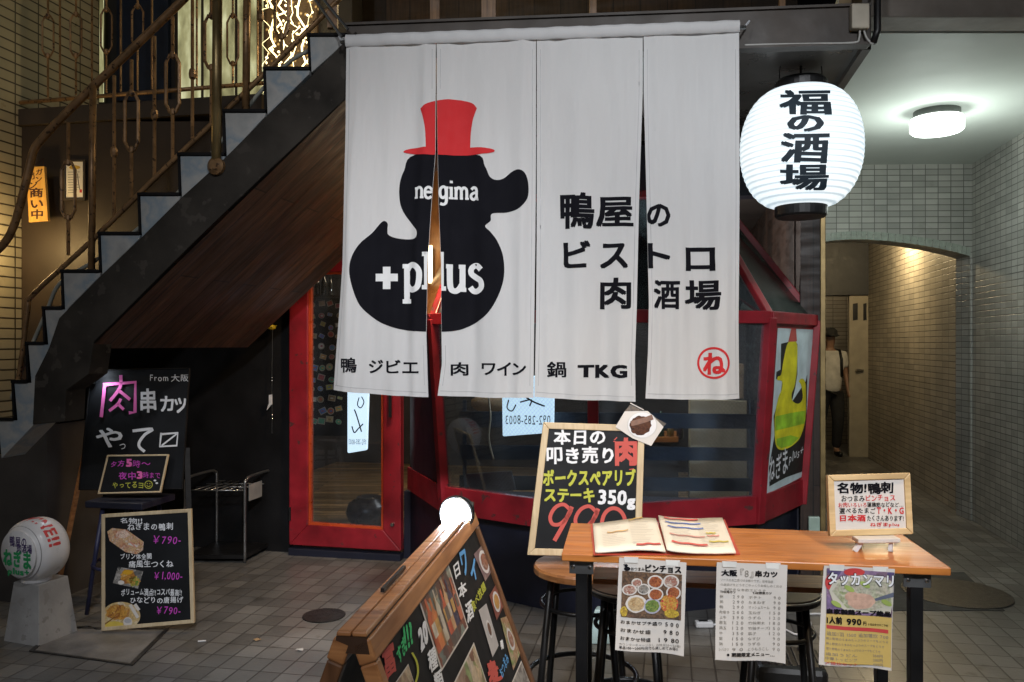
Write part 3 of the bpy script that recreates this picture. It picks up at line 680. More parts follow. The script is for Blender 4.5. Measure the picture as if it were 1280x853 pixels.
# inside of the passage
mb = MB(); k = RW0+pd*4.06; mb.hexa([k-pe*.25, k+pe*.1, k+pe*.1+pd*.1, k-pe*.25+pd*.1], [p+UP*2.28 for p in (k-pe*.25, k+pe*.1, k+pe*.1+pd*.1, k-pe*.25+pd*.1)])
df = mb.build('passage_door', cream_paint, pas, bevel=.006)
DP = Plane(k, pd)
for x in ((1066, 1072), (1079, 1083)):
    mb = MB(); mb.slab([DP.hit(xx, yy) for xx, yy in ((x[0], 380), (x[1], 379), (x[1], 400), (x[0], 401))], DP.n, .001, .01); mb.build('vent', black_metal, df)
mb = MB(); mb.box(DP.hit(1074, 463, .03), (.1, .03, .03)); mb.build('handle', chrome, df)
mb = MB(); mb.hexa([k-pe*.42+pd*2.5, k+pe*.1+pd*2.5, k+pe*.1+pd*2.6, k-pe*2.2+pd*2.6], [p+UP*3.3 for p in (k-pe*.42+pd*2.5, k+pe*.1+pd*2.5, k+pe*.1+pd*2.6, k-pe*2.2+pd*2.6)]); mb.build('end_wall', mat('dark passage end', (.05, .045, .04), .5, var=.2), pas)
mb = MB(); z = k-pe*.31-pd*.04; mb.hexa([z-pe*1.6, z+pe*.31, z+pe*.31+pd*.3, z-pe*1.6+pd*.3], [p+UP*3.4 for p in (z-pe*1.6, z+pe*.31, z+pe*.31+pd*.3, z-pe*1.6+pd*.3)]) if False else mb.hexa([z-pe*1.6+UP*2.29, z+pe*.31+UP*2.29, z+pe*.31+pd*.3+UP*2.29, z-pe*1.6+pd*.3+UP*2.29], [p+UP*3.4 for p in (z-pe*1.6, z+pe*.31, z+pe*.31+pd*.3, z-pe*1.6+pd*.3)])
mb.build('lintel', mat('dark lintel', (.018, .02, .026), .5), pas)
mb = MB(); mb.hexa([k-pe*2.3+pd*1.6, k+pe*.3+pd*1.6, k+pe*.3+pd*1.7, k-pe*2.3+pd*1.7], [p+UP*3.4 for p in (k-pe*2.3+pd*1.6, k+pe*.3+pd*1.6, k+pe*.3+pd*1.7, k-pe*2.3+pd*1.7)]); mb.build('rear_wall', pass_tile, pas)
mb = MB(); cc = RW0+pd*.3; mb.hexa([cc-pe*2.6+UP*3.3, cc+pe*.2+UP*3.3, cc+pe*.2+pd*6+UP*3.3, cc-pe*2.6+pd*6+UP*3.3], [p+UP*3.45 for p in (cc-pe*2.6, cc+pe*.2, cc+pe*.2+pd*6, cc-pe*2.6+pd*6)]); mb.build('passage_ceiling', mat('dark passage ceiling', (.08, .075, .07), .6), pas)
lamp('rear_glow', 'POINT', k-pe*.7+pd*.9+UP*2.6, 6, (1, .8, .5), .06)
# ceiling lamp
cl = Vector(((1171-640)/1000*5.6, 5.6, pz))
t = thing('ceiling_lamp', cl-UP*.16, 'round glowing white drum lamp on the passage canopy ceiling', 'ceiling lamp')
mb = MB(); mb.lathe([(.15, 0), (.15, -.045), (.12, -.05)], cl, UP, 36); mb.build('base_ring', mat('grey lamp base', (.12, .13, .12), .4), t, smooth=False)
mb = MB(); mb.lathe([(.165, -.05), (.172, -.065), (.172, -.135), (.155, -.15), (.02, -.153)], cl, UP, 40); mb.build('shade', emit('ceiling lamp glow', (.92, 1, .95), 2.8), t, smooth=True)
lamp('ceiling_lamp_glow', 'POINT', cl-UP*.5, 20, (.90, 1, .93), .12)
# outlet box
t = thing('outlet_box', FP.hit(1015, 663, .06), 'small pale green outlet box low on the dark corner panel', 'outlet box')
mb = MB(); mb.slab([FP.hit(x, y) for x, y in ((1008, 643), (1022, 643), (1022, 664), (1008, 664))], FP.n, .052, .09); mb.build('housing', mat('pale green plastic', (.42, .55, .47), .4), t, bevel=.006)

# ------------------------------------------------------------------ neighbouring building on the left, behind the stairs
LW0 = Vector((-3.49, 4.4, 0))
nb = thing('neighbour_building', LW0+N*1.2, 'building with pale tiled pier and glowing upstairs windows behind the iron staircase', 'building')
mb = MB(); a, b = LW0-N*2.4, LW0+N*1.0
mb.hexa([a-E*.3, a, b, b-E*.3], [p+UP*6 for p in (a-E*.3, a, b, b-E*.3)]); mb.build('tiled_pier', left_tile, nb)
mb = MB(); a, b = LW0+N*1.0, LW0+N*1.75
mb.hexa([a-E*.3+UP*2.9, a+UP*2.9, b+UP*2.9, b-E*.3+UP*2.9], [p+UP*6 for p in (a-E*.3, a, b, b-E*.3)]); mb.build('tiled_pier', left_tile, nb)
PP = Plane(LW0+N*1.002, N)
mb = MB(); z = lambda x, y: PP.hit(x, y)
p0, p1 = z(24, 150), z(330, 150); p0.z = p1.z = 0
mb.slab([z(x, y) for x, y in ((24, 152), (330, 152), (330, 185), (190, 325), (110, 405), (70, 520), (24, 560))], PP.n, -.12, 0)
mb.build('brown_panel', mat('brown metal panel', (.036, .024, .016), .5, .1, var=.25, scale=2.5, bump=.08), nb)
mb = MB(); mb.hexa([p+UP*3.064-N*.03 for p in (p0, p1, p1+N*1.2, p0+N*1.2)], [p+UP*3.17-N*.03 for p in (p0, p1, p1+N*1.2, p0+N*1.2)]); mb.build('landing_edge', dark_steel, nb)
UPW = Plane(LW0+N*1.9, N)
def usl(name, q4, m, t0=0, t1=.05, par=None):
    mb = MB(); mb.slab([UPW.hit(x, y) for x, y in q4], UPW.n, t0, t1); return mb.build(name, m, par or nb)
usl('upper_wall', [(60, -120), (440, -120), (440, 150), (60, 150)], mat('dark upper wall', (.03, .026, .022), .6), -.2, 0)
usl('blue_shutter', [(150, -60), (214, -60), (214, 128), (150, 128)], mat('dark blue shutter', (.006, .014, .034), .5), .001, .04)
wf = usl('window_frame', [(222, -60), (336, -60), (336, 132), (222, 132)], mat('dark window frame', (.05, .035, .02), .5), .001, .03)
pg, tg, _b = _new('frosted lit window'); nn = _noise(tg, 2.4, 5, 'UV', (3, 1, 1)); rr = _ramp(tg, nn.outputs[0], [(.34, (.10, .09, .035)), (.5, (.40, .38, .18)), (.66, (.85, .85, .5))])
tg.links.new(rr.outputs[0], _b.inputs['Emission Color']); _b.inputs['Emission Strength'].default_value = .62; _b.inputs['Base Color'].default_value = (.2, .2, .15, 1)
for x0, x1 in ((226, 254), (258, 296), (300, 332)):
    mb = MB(); mb.slab([UPW.hit(x, y) for x, y in ((x0, -60), (x1, -60), (x1, 128), (x0, 128))], UPW.n, .031, .036); mb.build('frosted_pane', pg, wf)
usl('glowing_strip', [(122, -60), (130, -60), (130, 128), (122, 128)], pg, .001, .01)
# fairy light strands hanging in the upper opening
fe = emit('fairy light', (1, .80, .42), 3.2); fw = mat('amber backing', (.10, .05, .02), .5)
FLP = Plane(LW0+N*1.75, N)
rs = random.Random(5)
for i, x in enumerate((335, 343, 352, 361, 369, 378, 390)):
    pts = []; y = -40; xx = x
    while y < 128:
        xx = x+rs.uniform(-5.5, 5.5); pts.append(FLP.hit(xx, y, rs.uniform(0, .06))); y += rs.uniform(4, 13)
    mb = MB(); mb.tube(pts, rs.choice((.0015, .003, .007)), 5)
    for p in pts:
        if rs.random() < .6: mb.lathe([(.002, -.009), (rs.uniform(.006, .013), 0), (.002, .009)], p+Vector((rs.uniform(-.03, .03), -.01, rs.uniform(-.02, .02))), UP, 6)
    o = mb.build('fairy_light_strand', fe); props(o, 'zigzag strand of glowing fairy lights in the curtain of lights above the stairs', 'fairy lights', 'curtain of fairy lights')
mg, tg2, bg2 = _new('amber fairy glow'); vo = tg2.nodes.new('ShaderNodeTexVoronoi'); vo.inputs['Scale'].default_value = 22; tc2 = tg2.nodes.new('ShaderNodeTexCoord'); tg2.links.new(tc2.outputs['Object'], vo.inputs[0])
rg2 = _ramp(tg2, vo.outputs['Distance'], [(.0, (1, .8, .4)), (.16, (.5, .28, .07)), (.3, (.03, .016, .006))]); tg2.links.new(rg2.outputs[0], bg2.inputs['Emission Color']); bg2.inputs['Emission Strength'].default_value = 1.0; bg2.inputs['Base Color'].default_value = (.05, .03, .015, 1)
usl('fairy_glow_backing', [(334, -60), (398, -60), (398, 128), (334, 128)], mg, .001, .03)  # added backing panel, its glowing specks stand for distant fairy bulbs
# landing railing
lr = thing('landing_railing', PP.hit(30, 125), 'bronze railing with chain link loops on the landing behind the staircase', 'railing')
RP = Plane(LW0+N*.99, N)
def loopbar(m, pl, x, y0, y1, la, lb, w_=8, r=.007, off=.0):
    """upright with an elongated chain-link loop between la and lb"""
    g_ = lambda xx, yy: pl.hit(xx, yy, off)
    if la is None: m.tube([g_(x, y0), g_(x, y1)], r, 6); return
    m.tube([g_(x, y0), g_(x, la)], r, 6); m.tube([g_(x, lb), g_(x, y1)], r, 6)
    e = (lb-la)*.14
    m.tube([g_(x-w_*.45, la), g_(x+w_*.45, la), g_(x+w_, la+e), g_(x+w_, lb-e), g_(x+w_*.45, lb), g_(x-w_*.45, lb), g_(x-w_, lb-e), g_(x-w_, la+e)], r*.95, 6, True)
    for yy in (la, lb): m.lathe([(.004, -.02), (.014, -.012), (.014, .012), (.004, .02)], g_(x, yy), UP, 8)
for x, la, lb in ((60, 20, 70), (75, None, 0), (95, 18, 70), (115, None, 0), (133, 12, 65), (151, None, 0), (172, 8, 58), (190, None, 0), (246, None, 0), (291, 20, 80), (322, None, 0)):
    mb = MB(); loopbar(mb, RP, x, -80, 124-(x-35)*.078, la, lb, 7); mb.build('baluster', bronze, lr, smooth=False)
mb = MB(); mb.tube([RP.hit(20, 129), RP.hit(330, 104)], .014, 8); mb.build('bottom_rail', bronze, lr, smooth=True)

# ------------------------------------------------------------------ staircase
SPp = W(430, 50, 3.95); SP = Plane(SPp, N)
stairs = thing('staircase', SP.hit(120, 530), 'outdoor concrete staircase with blue washed step ends and plank lined underside', 'staircase')
def washed():
    m, t, b = _new('blue washed concrete'); n = _noise(t, 5, 10); r = _ramp(t, n.outputs[0], [(.30, (.26, .27, .27)), (.45, (.36, .36, .35)), (.56, (.22, .27, .31)), (.62, (.34, .34, .33)), (.74, (.20, .25, .27))])
    t.links.new(r.outputs[0], b.inputs['Base Color']); b.inputs['Roughness'].default_value = .75; _bump(t, b, _noise(t, 40, 4).outputs[0], .4, .004); return m
wash = washed()
steps = [(435, -2), (387, 46), (332, 88), (281, 141), (225, 195), (175, 245), (125.6, 294), (79, 341), (56, 387), (35, 431), (17.6, 479), (-2, 526), (-22, 572)]
low = {341: 66, 387: 52, 431: 44, 479: 44}
for i in range(1, len(steps)-1):
    (x0, y0), (xn, yn), (xl_, yl) = steps[i], steps[i-1], steps[i+1]
    if i <= 7: pts = [(x0, y0), (xn, y0), (xn-1, y0+5), (x0+2, yl+3)]
    else: pts = [(x0, y0), (xn+ (8 if i < 10 else 24), y0), (xn+(4 if i < 10 else 24), y0+6), (x0+(24 if i < 11 else 4), yl+1), (x0+4, yl+1)]
    mb = MB(); mb.slab([SP.hit(x, y) for x, y in pts], SP.n, -.98 if i < 7 else -.5 if i < 9 else -.16, 0); s_ = mb.build('step', wash, stairs, bevel=.004)
    mb = MB(); mb.slab([SP.hit(x, y) for x, y in ((x0-2.5, y0-4), (xn, y0-4), (xn, y0), (x0-2.5, y0))], SP.n, -.99 if i < 7 else -.5 if i < 9 else -.17, .012); mb.build('tread', black_wall, s_, bevel=.003)
    mb = MB(); mb.slab([SP.hit(x, y) for x, y in ((x0-2.5, y0-.2), (x0, y0-.2), (x0+1.5, yl-3.5), (x0-1, yl-3.5))], SP.n, -.985 if i < 7 else -.5 if i < 9 else -.165, .006); mb.build('riser', black_wall, s_)
strg = [(445, 40), (433, 51), (385, 101), (332, 148), (281, 199), (228, 247), (178, 297), (128, 344), (75, 398), (62, 436), (45, 470), (42, 531), (82, 527), (84, 488), (112, 468), (118, 428), (246, 300), (334, 216), (445, 112)]
mb = MB(); mb.slab([SP.hit(x, y) for x, y in strg], SP.n, -.14, .008); mb.build('stringer', mat('dark concrete stringer', (.030, .026, .022), .8, spec=.2, worn=(.05, .043, .037), wlev=.6, var=.45, scale=4, bump=.3, bscale=30), stairs, bevel=.004)
SPB = Plane(SPp+N*.55, N); p0, p1, p2 = SPB.hit(-90, 560), SPB.hit(40, 540), SPB.hit(58, 532)
mb = MB(); pts = [Vector((p0.x, p0.y, 0)), Vector((p2.x, p2.y, 0)), p2, p1, p0]; mb.slab(pts, SP.n, -.5, 0); mb.build('stair_base', mat('sooty concrete', (.05, .045, .042), .75, var=.35, scale=3, bump=.3, bscale=25), stairs)
q0, q1_ = SP.hit(445, 112, -.001), SP.hit(112, 436, -.001)
mb = MB(); mb.add([q0, q1_, q1_+N*1.62, q0+N*1.62, q0+UP*.02, q1_+UP*.02, q1_+UP*.02+N*1.62, q0+UP*.02+N*1.62], [(3, 2, 1, 0), (4, 5, 6, 7)])
o = mb.build('plank_lining', plank, stairs)
uvl = o.data.uv_layers[0]; dd = (q1_-q0).normalized()
for p in o.data.polygons:
    for li in p.loop_indices:
        co = o.data.vertices[o.data.loops[li].vertex_index].co+ORG[stairs.name]; uvl.data[li].uv = (co.dot(dd), co.dot(N))
# hand rail, lower rail, posts, balusters with links
g_ = lambda pts, off=-.06: [SP.hit(x, y, off) for x, y in pts]
mb = MB(); mb.tube(smooth_pts(g_([(-40, 330), (-8, 305), (8, 275), (24, 215), (31, 186), (42, 170), (80, 130), (214, 0), (300, -85)]), 5), .021, 10); mb.build('hand_rail', bronze, stairs, smooth=True)
mb = MB(); mb.tube(smooth_pts(g_([(8, 500), (17, 442), (24, 385), (32, 366), (105, 299), (200, 205), (300, 110), (385, 26), (420, -10)]), 4), .014, 8); mb.build('lower_rail', bronze, stairs, smooth=True)
mb = MB(); mb.tube(smooth_pts(g_([(-4, 500), (10, 460), (40, 390), (58, 352), (100, 325), (151, 288), (222, 222), (327, 91), (380, 52), (440, 32), (520, 26)], -.1), 5), .011, 8); mb.build('conduit_hose', mat('pale grey hose', (.30, .31, .27), .5), stairs, smooth=True)
for x, y0, y1, r in ((275, -60, 209, .024), (303, -70, 137, .019), (108, 103, 338, .018)):
    mb = MB(); mb.tube([SP.hit(x, y0, .02 if x == 275 else -.05), SP.hit(x-2, y1, .02 if x == 275 else -.05)], r, 12); mb.build('post', brass if x == 275 else bronze, stairs, smooth=True)
mb = MB(); mb.lathe([(.024, -.05), (.045, -.03), (.045, -.01), (.024, .0)], SP.hit(273, 209, .0), N, 16); mb.build('post_bracket', bronze, stairs)
bl_ = [(75, 150, 318, 200, 270), (133, 90, 268, None, 0), (155, 70, 245, 112, 184), (184, 40, 222, None, 0), (207, 15, 200, 64, 136), (232, -10, 170, None, 0), (256, -30, 150, 14, 80), (318, -80, 92, None, 0), (345, -90, 66, -20, 40)]
for x, y0, y1, la, lb in bl_:
    mb = MB(); loopbar(mb, SP, x, y0, y1, la, lb, 8.5, .0095, -.06)
    if la is None: mb.lathe([(.009, -.03), (.017, -.02), (.02, 0), (.017, .02), (.009, .03)], SP.hit(x, (y0+y1)/2+8, -.06), UP, 8)
    mb.build('baluster', bronze, stairs)
for x0, y0, x1, y1 in ((380, -22, 432, 51), (394, -14, 440, 42)):
    mb = MB(); mb.tube([SP.hit(x0, y0, .05), SP.hit(x1, y1, .05)], .007, 6); mb.build('stay_rod', steel, stairs)
# wooden shop tag and paper notice on the brown panel
NP = Plane(LW0+N*.9, N)
t = thing('wooden_tag', NP.hit(46, 278), 'glowing yellow wooden tag with black writing hung on a string by the stairs', 'sign')
q4 = [(34, 214), (55, 208), (60, 274), (37, 278)]
wt = wood('yellow wooden tag', (.62, .30, .05), (.72, .42, .10), .5, 'v', 3)
mb = MB(); mb.slab([NP.hit(x, y) for x, y in [(33, 219), (38, 209), (55, 208), (60, 276), (36, 278)]], NP.n, -.02, 0); mb.build('board', wt, t, bevel=.002)
a = Art(); brn = mat('brown ink', (.05, .012, .006), .7)
Z = lambda x, y: (x/5.33, 180+y/5.33)
a.text('ガン', None, brn, 0, .02, .2, vert=True, quad=[Z(232, 170), Z(285, 165), Z(287, 250), Z(235, 262)], shear=.1)
a.text('ガン', None, brn, 0, .02, .2, vert=True, quad=[Z(186, 195), Z(228, 190), Z(268, 285), Z(190, 305)], shear=.1)
a.text('商い中', None, brn, 0, .025, .2, vert=True, quad=[Z(196, 295), Z(288, 290), Z(292, 500), Z(208, 505)])
a.build('lettering', on(NP), t)
mb = MB(); mb.tube([NP.hit(38, 209, -.01), NP.hit(47, 196, -.05), NP.hit(53, 208, -.01)], .0025, 5); mb.build('string', brn, t)
lamp('tag_fill', 'SPOT', NP.hit(30, 150, .55), 4, (1, .72, .32), .03, NP.hit(52, 242), 34, .6)  # unseen narrow spot added to brighten the tag alone
t = thing('paper_notice', NP.hit(93, 252, -.07), 'cream paper notice in a thin frame beside the yellow wooden tag', 'notice')
PN = Plane(LW0+N*.985, N)
mb = MB(); mb.slab([PN.hit(x, y) for x, y in ((82, 202), (105, 202), (105, 248), (82, 248))], PN.n, -.008, 0); mb.build('sheet', cream_paper, t)
mb = MB(); mb.ring([PN.hit(x, y) for x, y in ((80, 200), (107, 200), (107, 251), (80, 251))], [PN.hit(x, y) for x, y in ((82.4, 202.4), (104.6, 202.4), (104.6, 247.6), (82.4, 247.6))], PN.n, -.006, .008); mb.build('frame', dark_steel, t)
a = Art(); a.ell(93.5, 209.5, 7, 2.6, mat('gold print', (.55, .35, .05), .5), 0)
gi = mat('grey ink', (.22, .21, .19), .8)
for i in range(9): a.stroke([(85, 215.5+i*3.2), (85+random.uniform(9, 15), 215.2+i*3.2)], .7, gi, 0, sm=False)
a.stroke([(97, 217), (98, 228), (100, 238)], .8, ink); a.poly([(99.5, 237), (102.5, 237), (102.5, 241), (99.5, 241)], red_ink)
a.build('print', on(PN), t)

# ------------------------------------------------------------------ the white curtain (noren)
NA = W(925, 27, 3.68); TN = R(5.25); NN = Vector((math.sin(TN), math.cos(TN), 0)); NP2 = Plane(NA, NN)
def pl_(tab, y):
    if y <= tab[0][1]: return tab[0][0]
    for (x0, y0), (x1, y1) in zip(tab, tab[1:]):
        if y <= y1: return x0+(x1-x0)*(y-y0)/(y1-y0)
    return tab[-1][0]
ytop = lambda x: 45.5-(x-433)*.0372
PAN = [
 ([(433, 45), (432, 150), (427, 330), (414.5, 488)], [(545, 125), (545, 190), (540, 255), (535, 330), (533, 420), (535, 497)], (488, 497)),
 ([(546.2, 125), (547.5, 190), (549, 255), (552, 330), (552.5, 400), (553.5, 455), (548, 495)], [(670, 190), (669.3, 300), (668, 400), (667.2, 490)], (494.5, 497)),
 ([(671, 190), (671, 300), (670.2, 400), (668.6, 490)], [(803.5, 115), (799, 250), (796, 380), (793.5, 450), (794, 500)], (496, 502)),
 ([(804.6, 115), (808, 250), (811, 380), (810, 440), (807, 497)], [(923.5, 27), (924.5, 250), (924, 400), (925.5, 498)], (498.5, 499)),
]
def fold(k, s, py):
    t = max(0, min(1, (py-50)/450)); a = .004+.014*t
    d = a*(math.sin(s*7.1+k*2.3+t*.8)+.6*math.sin(s*15.3+k*1.1-t*1.6)) + .004*t*math.sin(s*31+k)
    d += .004*math.exp(-((s-.10-.03*math.sin(py/60))/.035)**2)*(1+t) + .005*math.exp(-((s-.88+.03*t)/.045)**2)*(1+t)
    d += .035*t*t*(((s-.5)*2)**2)*(-1 if k in (0, 3) else .7)
    d += .003*noise.noise(Vector((s*9+k*7, py*.012, 0)))
    return d
def nmap(k, px, py, off=0):
    L, Rr, _ = PAN[k]; xl, xr = pl_(L, py), pl_(Rr, py); s_ = (px-xl)/(xr-xl)
    return NP2.hit(px, py, .0+fold(k, s_, py)+off)
nor = thing('noren_curtain', NP2.hit(680, 500), 'large white four panel shop curtain with a black duck in a red hat', 'curtain')
white_cloth = cloth('white curtain cloth', (.74, .74, .745))
mb = MB(); NXN, NY = 40, 84
for k, (L, Rr, yb) in enumerate(PAN):
    vs = []; fc = []
    for j in range(NY+1):
        v = j/NY
        for i in range(NXN+1):
            u = i/NXN; xa = L[0][0]*(1-u)+Rr[0][0]*u; y0 = ytop(xa); y1 = yb[0]*(1-u)+yb[1]*u+1.2*math.sin(u*3.14)
            py = y0+(y1-y0)*v; xl, xr = pl_(L, py), pl_(Rr, py); vs.append(nmap(k, xl+(xr-xl)*u, py))
    w1 = NXN+1
    fc = [(j*w1+i, (j+1)*w1+i, (j+1)*w1+i+1, j*w1+i+1) for j in range(NY) for i in range(NXN)]
    mb.add(vs, fc)
mb.build('cloth', white_cloth, nor, smooth=True)
# top sleeve and pole
mb = MB(); vs = []
for i in range(121):
    px = 433+491*i/120; y0 = ytop(px)
    for dy, of in ((0, -.012), (.3, .008), (4, .016), (9, .017), (14.5, .012), (15.2, .006)):
        vs.append(NP2.hit(px, y0+dy-1, of+.003*math.sin(px*.21)+.002*math.sin(px*.09+1)+.004))
mb.add(vs, [(i*6+j, i*6+j+1, (i+1)*6+j+1, (i+1)*6+j) for i in range(120) for j in range(5)]); mb.build('sleeve', white_cloth, nor, smooth=True)
mb = MB(); mb.tube([NP2.hit(425, 52, -.012), NP2.hit(933, 33, -.012)], .009, 10); mb.build('pole', steel, nor, smooth=True)
mb = MB()
for p_, q_ in (((427, 52), (419, 40)), ((931, 33), (940, 20))): mb.tube([NP2.hit(*p_, -.012), NP2.hit(*q_, -.06)], .005, 6)
mb.build('tie', mat('clear plastic tie', (.5, .52, .55), .3), nor)
def cut_build(art, name, layers=1):
    """artwork printed on the cloth: cut it along the slits and lay it on the folds"""
    allv, allf, allm = [], [], []
    for k, (L, Rr, yb) in enumerate(PAN):
        bm = bmesh.new(); vv = [bm.verts.new((x, y, l)) for x, y, l in art.v]
        for f, m in zip(art.f, art.m):
            try: bm.faces.new([vv[i] for i in f]).material_index = m
            except ValueError: pass
        x0, x1 = min(p[0] for p in L)-4, max(p[0] for p in Rr)+4
        cut = lambda co, no, ci, co_: bmesh.ops.bisect_plane(bm, geom=bm.verts[:]+bm.edges[:]+bm.faces[:], plane_co=co, plane_no=no, clear_inner=ci, clear_outer=co_)
        cut((x0, 0, 0), (1, 0, 0), True, False); cut((x1, 0, 0), (1, 0, 0), False, True)
        if not bm.verts: bm.free(); continue
        ya, yz = min(v.co.y for v in bm.verts), max(v.co.y for v in bm.verts)
        y = math.floor(ya/6)*6+6
        while y < yz: cut((0, y, 0), (0, 1, 0), False, False); y += 6
        for v in bm.verts:
            xl, xr = pl_(L, v.co.y), pl_(Rr, v.co.y); v.co.x = (v.co.x-xl)/(xr-xl)
        cut((.003, 0, 0), (1, 0, 0), True, False); cut((.997, 0, 0), (1, 0, 0), False, True)
        for i in range(1, NXN): cut((i/NXN, 0, 0), (1, 0, 0), False, False)
        bm.verts.index_update(); base = len(allv)
        for v in bm.verts:
            xl, xr = pl_(L, v.co.y), pl_(Rr, v.co.y); allv.append(nmap(k, xl+(xr-xl)*v.co.x, v.co.y, .0016+.0008*v.co.z))
        for f in bm.faces: allf.append(tuple(base+v.index for v in f.verts)); allm.append(f.material_index)
        bm.free()
    fs2 = []
    for f in allf:
        a_, b_, c_ = allv[f[0]], allv[f[1]], allv[f[2]]
        fs2.append(f if (b_-a_).cross(c_-a_).dot(Vector((0, 0, CZ))-a_) > 0 else tuple(reversed(f)))
    return link_mesh(name, allv, fs2, art.mats, nor, allm, smooth=True)
D = lambda pts: [(430+x/2.752, 110+y/2.752) for x, y in pts]
sm2 = lambda pts, n=5, closed=True: [(p.x, p.y) for p in smooth_pts([(x, y, 0) for x, y in pts], n, closed)]
a = Art()
a.poly(D(sm2([(245, 228), (205, 285), (190, 335), (191, 390), (205, 430), (232, 468), (250, 492), (247, 514), (225, 520), (180, 517), (152, 505), (149, 488), (150, 468), (140, 458), (125, 465), (95, 500), (50, 545), (26, 590), (21, 640), (35, 700), (65, 760), (120, 805), (190, 830), (260, 838), (370, 838), (430, 820), (490, 780), (530, 720), (551, 650), (548, 580), (528, 528), (505, 497), (486, 476), (505, 458), (510, 434), (560, 430), (605, 415), (632, 380), (635, 335), (625, 298), (603, 283), (578, 290), (550, 312), (525, 318), (502, 306), (485, 270), (450, 228)])), ink, 0)
duck_art = a
def slabserif(a, st, x0, x1, ybase, xh, asc, tk, m, layer):
    """slab serif letters drawn as strokes"""
    G_ = {'n': (1.0, [[(.2, 0), (.2, 1)], [(.2, .72), (.35, .93), (.58, .95), (.76, .8), (.78, .5), (.78, 0)]], [(.0, .36, 0), (.6, .98, 0), (.02, .2, 1)]),
     'e': (.85, [[(.14, .55), (.8, .55), (.78, .8), (.5, .97), (.2, .82), (.12, .5), (.2, .14), (.5, .02), (.8, .16)]], []),
     'g': (.95, [[(.75, .5), (.68, .85), (.45, .97), (.2, .82), (.14, .5), (.22, .2), (.45, .08), (.7, .25), (.75, .5)], [(.76, .95), (.76, -.1), (.66, -.38), (.4, -.45), (.16, -.36)]], [(.7, .95, 1)]),
     'i': (.5, [[(.25, 0), (.25, 1)], [(.25, 1.3), (.25, 1.5)]], [(.02, .48, 0), (.05, .25, 1)]),
     'm': (1.5, [[(.2, 0), (.2, 1)], [(.2, .72), (.35, .93), (.52, .95), (.68, .8), (.7, .5), (.7, 0)], [(.7, .72), (.85, .93), (1.04, .95), (1.2, .8), (1.22, .5), (1.22, 0)]], [(0, .36, 0), (.56, .86, 0), (1.06, 1.42, 0), (.02, .2, 1)]),
     'a': (.9, [[(.18, .82), (.38, .97), (.6, .92), (.7, .72), (.7, .18), (.78, .05), (.88, .04)], [(.7, .56), (.4, .54), (.17, .4), (.15, .2), (.3, .04), (.52, .06), (.7, .25)]], []),
     'p': (1.0, [[(.22, 1), (.22, -.42)], [(.22, .75), (.38, .94), (.6, .94), (.8, .75), (.82, .45), (.74, .15), (.55, .03), (.36, .06), (.22, .22)]], [(.02, .42, -.42), (.02, .22, 1)]),
     'l': (.5, [[(.25, 0), (.25, 1.42)]], [(.02, .48, 0), (.03, .25, 1.42)]),
     'u': (1.05, [[(.2, 1), (.2, .4), (.26, .1), (.45, .02), (.64, .1), (.8, .3)], [(.8, 1), (.8, 0)]], [(.02, .2, 1), (.62, .8, 1), (.8, .98, 0)]),
     's': (.8, [[(.68, .82), (.45, .97), (.2, .88), (.18, .68), (.4, .54), (.66, .4), (.7, .18), (.5, .03), (.28, .04), (.12, .18)]], [])}
    tot = sum(G_[c][0] for c in st); k = (x1-x0)/tot; pen = x0
    for c in st:
        wd, sts, ser = G_[c]
        for s_ in sts: a.stroke([(pen+x*k, ybase-y*xh) for x, y in s_], tk, m, layer)
        for u, v, y in ser: a.stroke([(pen+u*k, ybase-y*xh+(tk*.38 if y >= .9 else -tk*.38 if abs(y) < .1 else 0)), (pen+v*k, ybase-y*xh+(tk*.38 if y >= .9 else -tk*.38 if abs(y) < .1 else 0))], tk*.75, m, layer, sm=False)
        pen += wd*k
wp = mat('white cloth print', (.72, .72, .72), .85, var=.03)
slabserif(a, 'ne', 518, 540.5, 248.5, 14.5, 20, 3.4, wp, 1); slabserif(a, 'gima', 549, 598, 249.5, 15.5, 22, 3.5, wp, 1)
a.stroke([(469, 347), (497, 347)], 9.5, wp, 1, sm=False); a.stroke([(483, 333.5), (483, 361.5)], 9.5, wp, 1, sm=False)
slabserif(a, 'p', 502, 529, 363, 33, 45, 7.2, wp, 1); slabserif(a, 'l', 527, 541, 362, 33, 45, 7.2, wp, 1); slabserif(a, 'l', 545, 559, 364, 34, 45, 7.2, wp, 1); slabserif(a, 'us', 558, 604, 365, 34, 45, 7.0, wp, 1)
cut_build(a, 'duck_print')
a = Art(); hat = mat('red cloth print', (.56, .018, .022), .85, var=.04)
a.poly(D(sm2([(263, 72), (290, 54), (345, 42), (400, 42), (440, 52), (457, 70)], 4, False)+sm2([(457, 70), (444, 105), (436, 150), (433, 203)], 4, False)+sm2([(434, 204), (470, 205), (505, 210), (519, 217), (505, 224), (440, 230), (360, 233), (280, 230), (215, 224), (205, 217), (230, 208), (283, 204)], 4, False)+sm2([(283, 203), (280, 140), (272, 100), (263, 72)], 4, False)[:-1]), hat, 2)
cut_build(a, 'hat_print')
a = Art(); B = .045
brush = dict(bold=.028, warp=.02)
for st, bx in (('鴨', (700, 241, 743, 287)), ('屋', (745, 246, 792, 284)), ('の', (808, 255, 838, 284)), ('ビ', (704, 301, 738, 336)), ('ス', (750, 304, 785, 336)), ('ト', (808, 304, 838, 336)), ('ロ', (857, 309, 894, 339)), ('肉', (750, 347, 789, 387)), ('酒', (817, 350, 850, 387)), ('場', (856, 350, 901, 388))):
    a.text(st, bx, ink, 0, **brush)
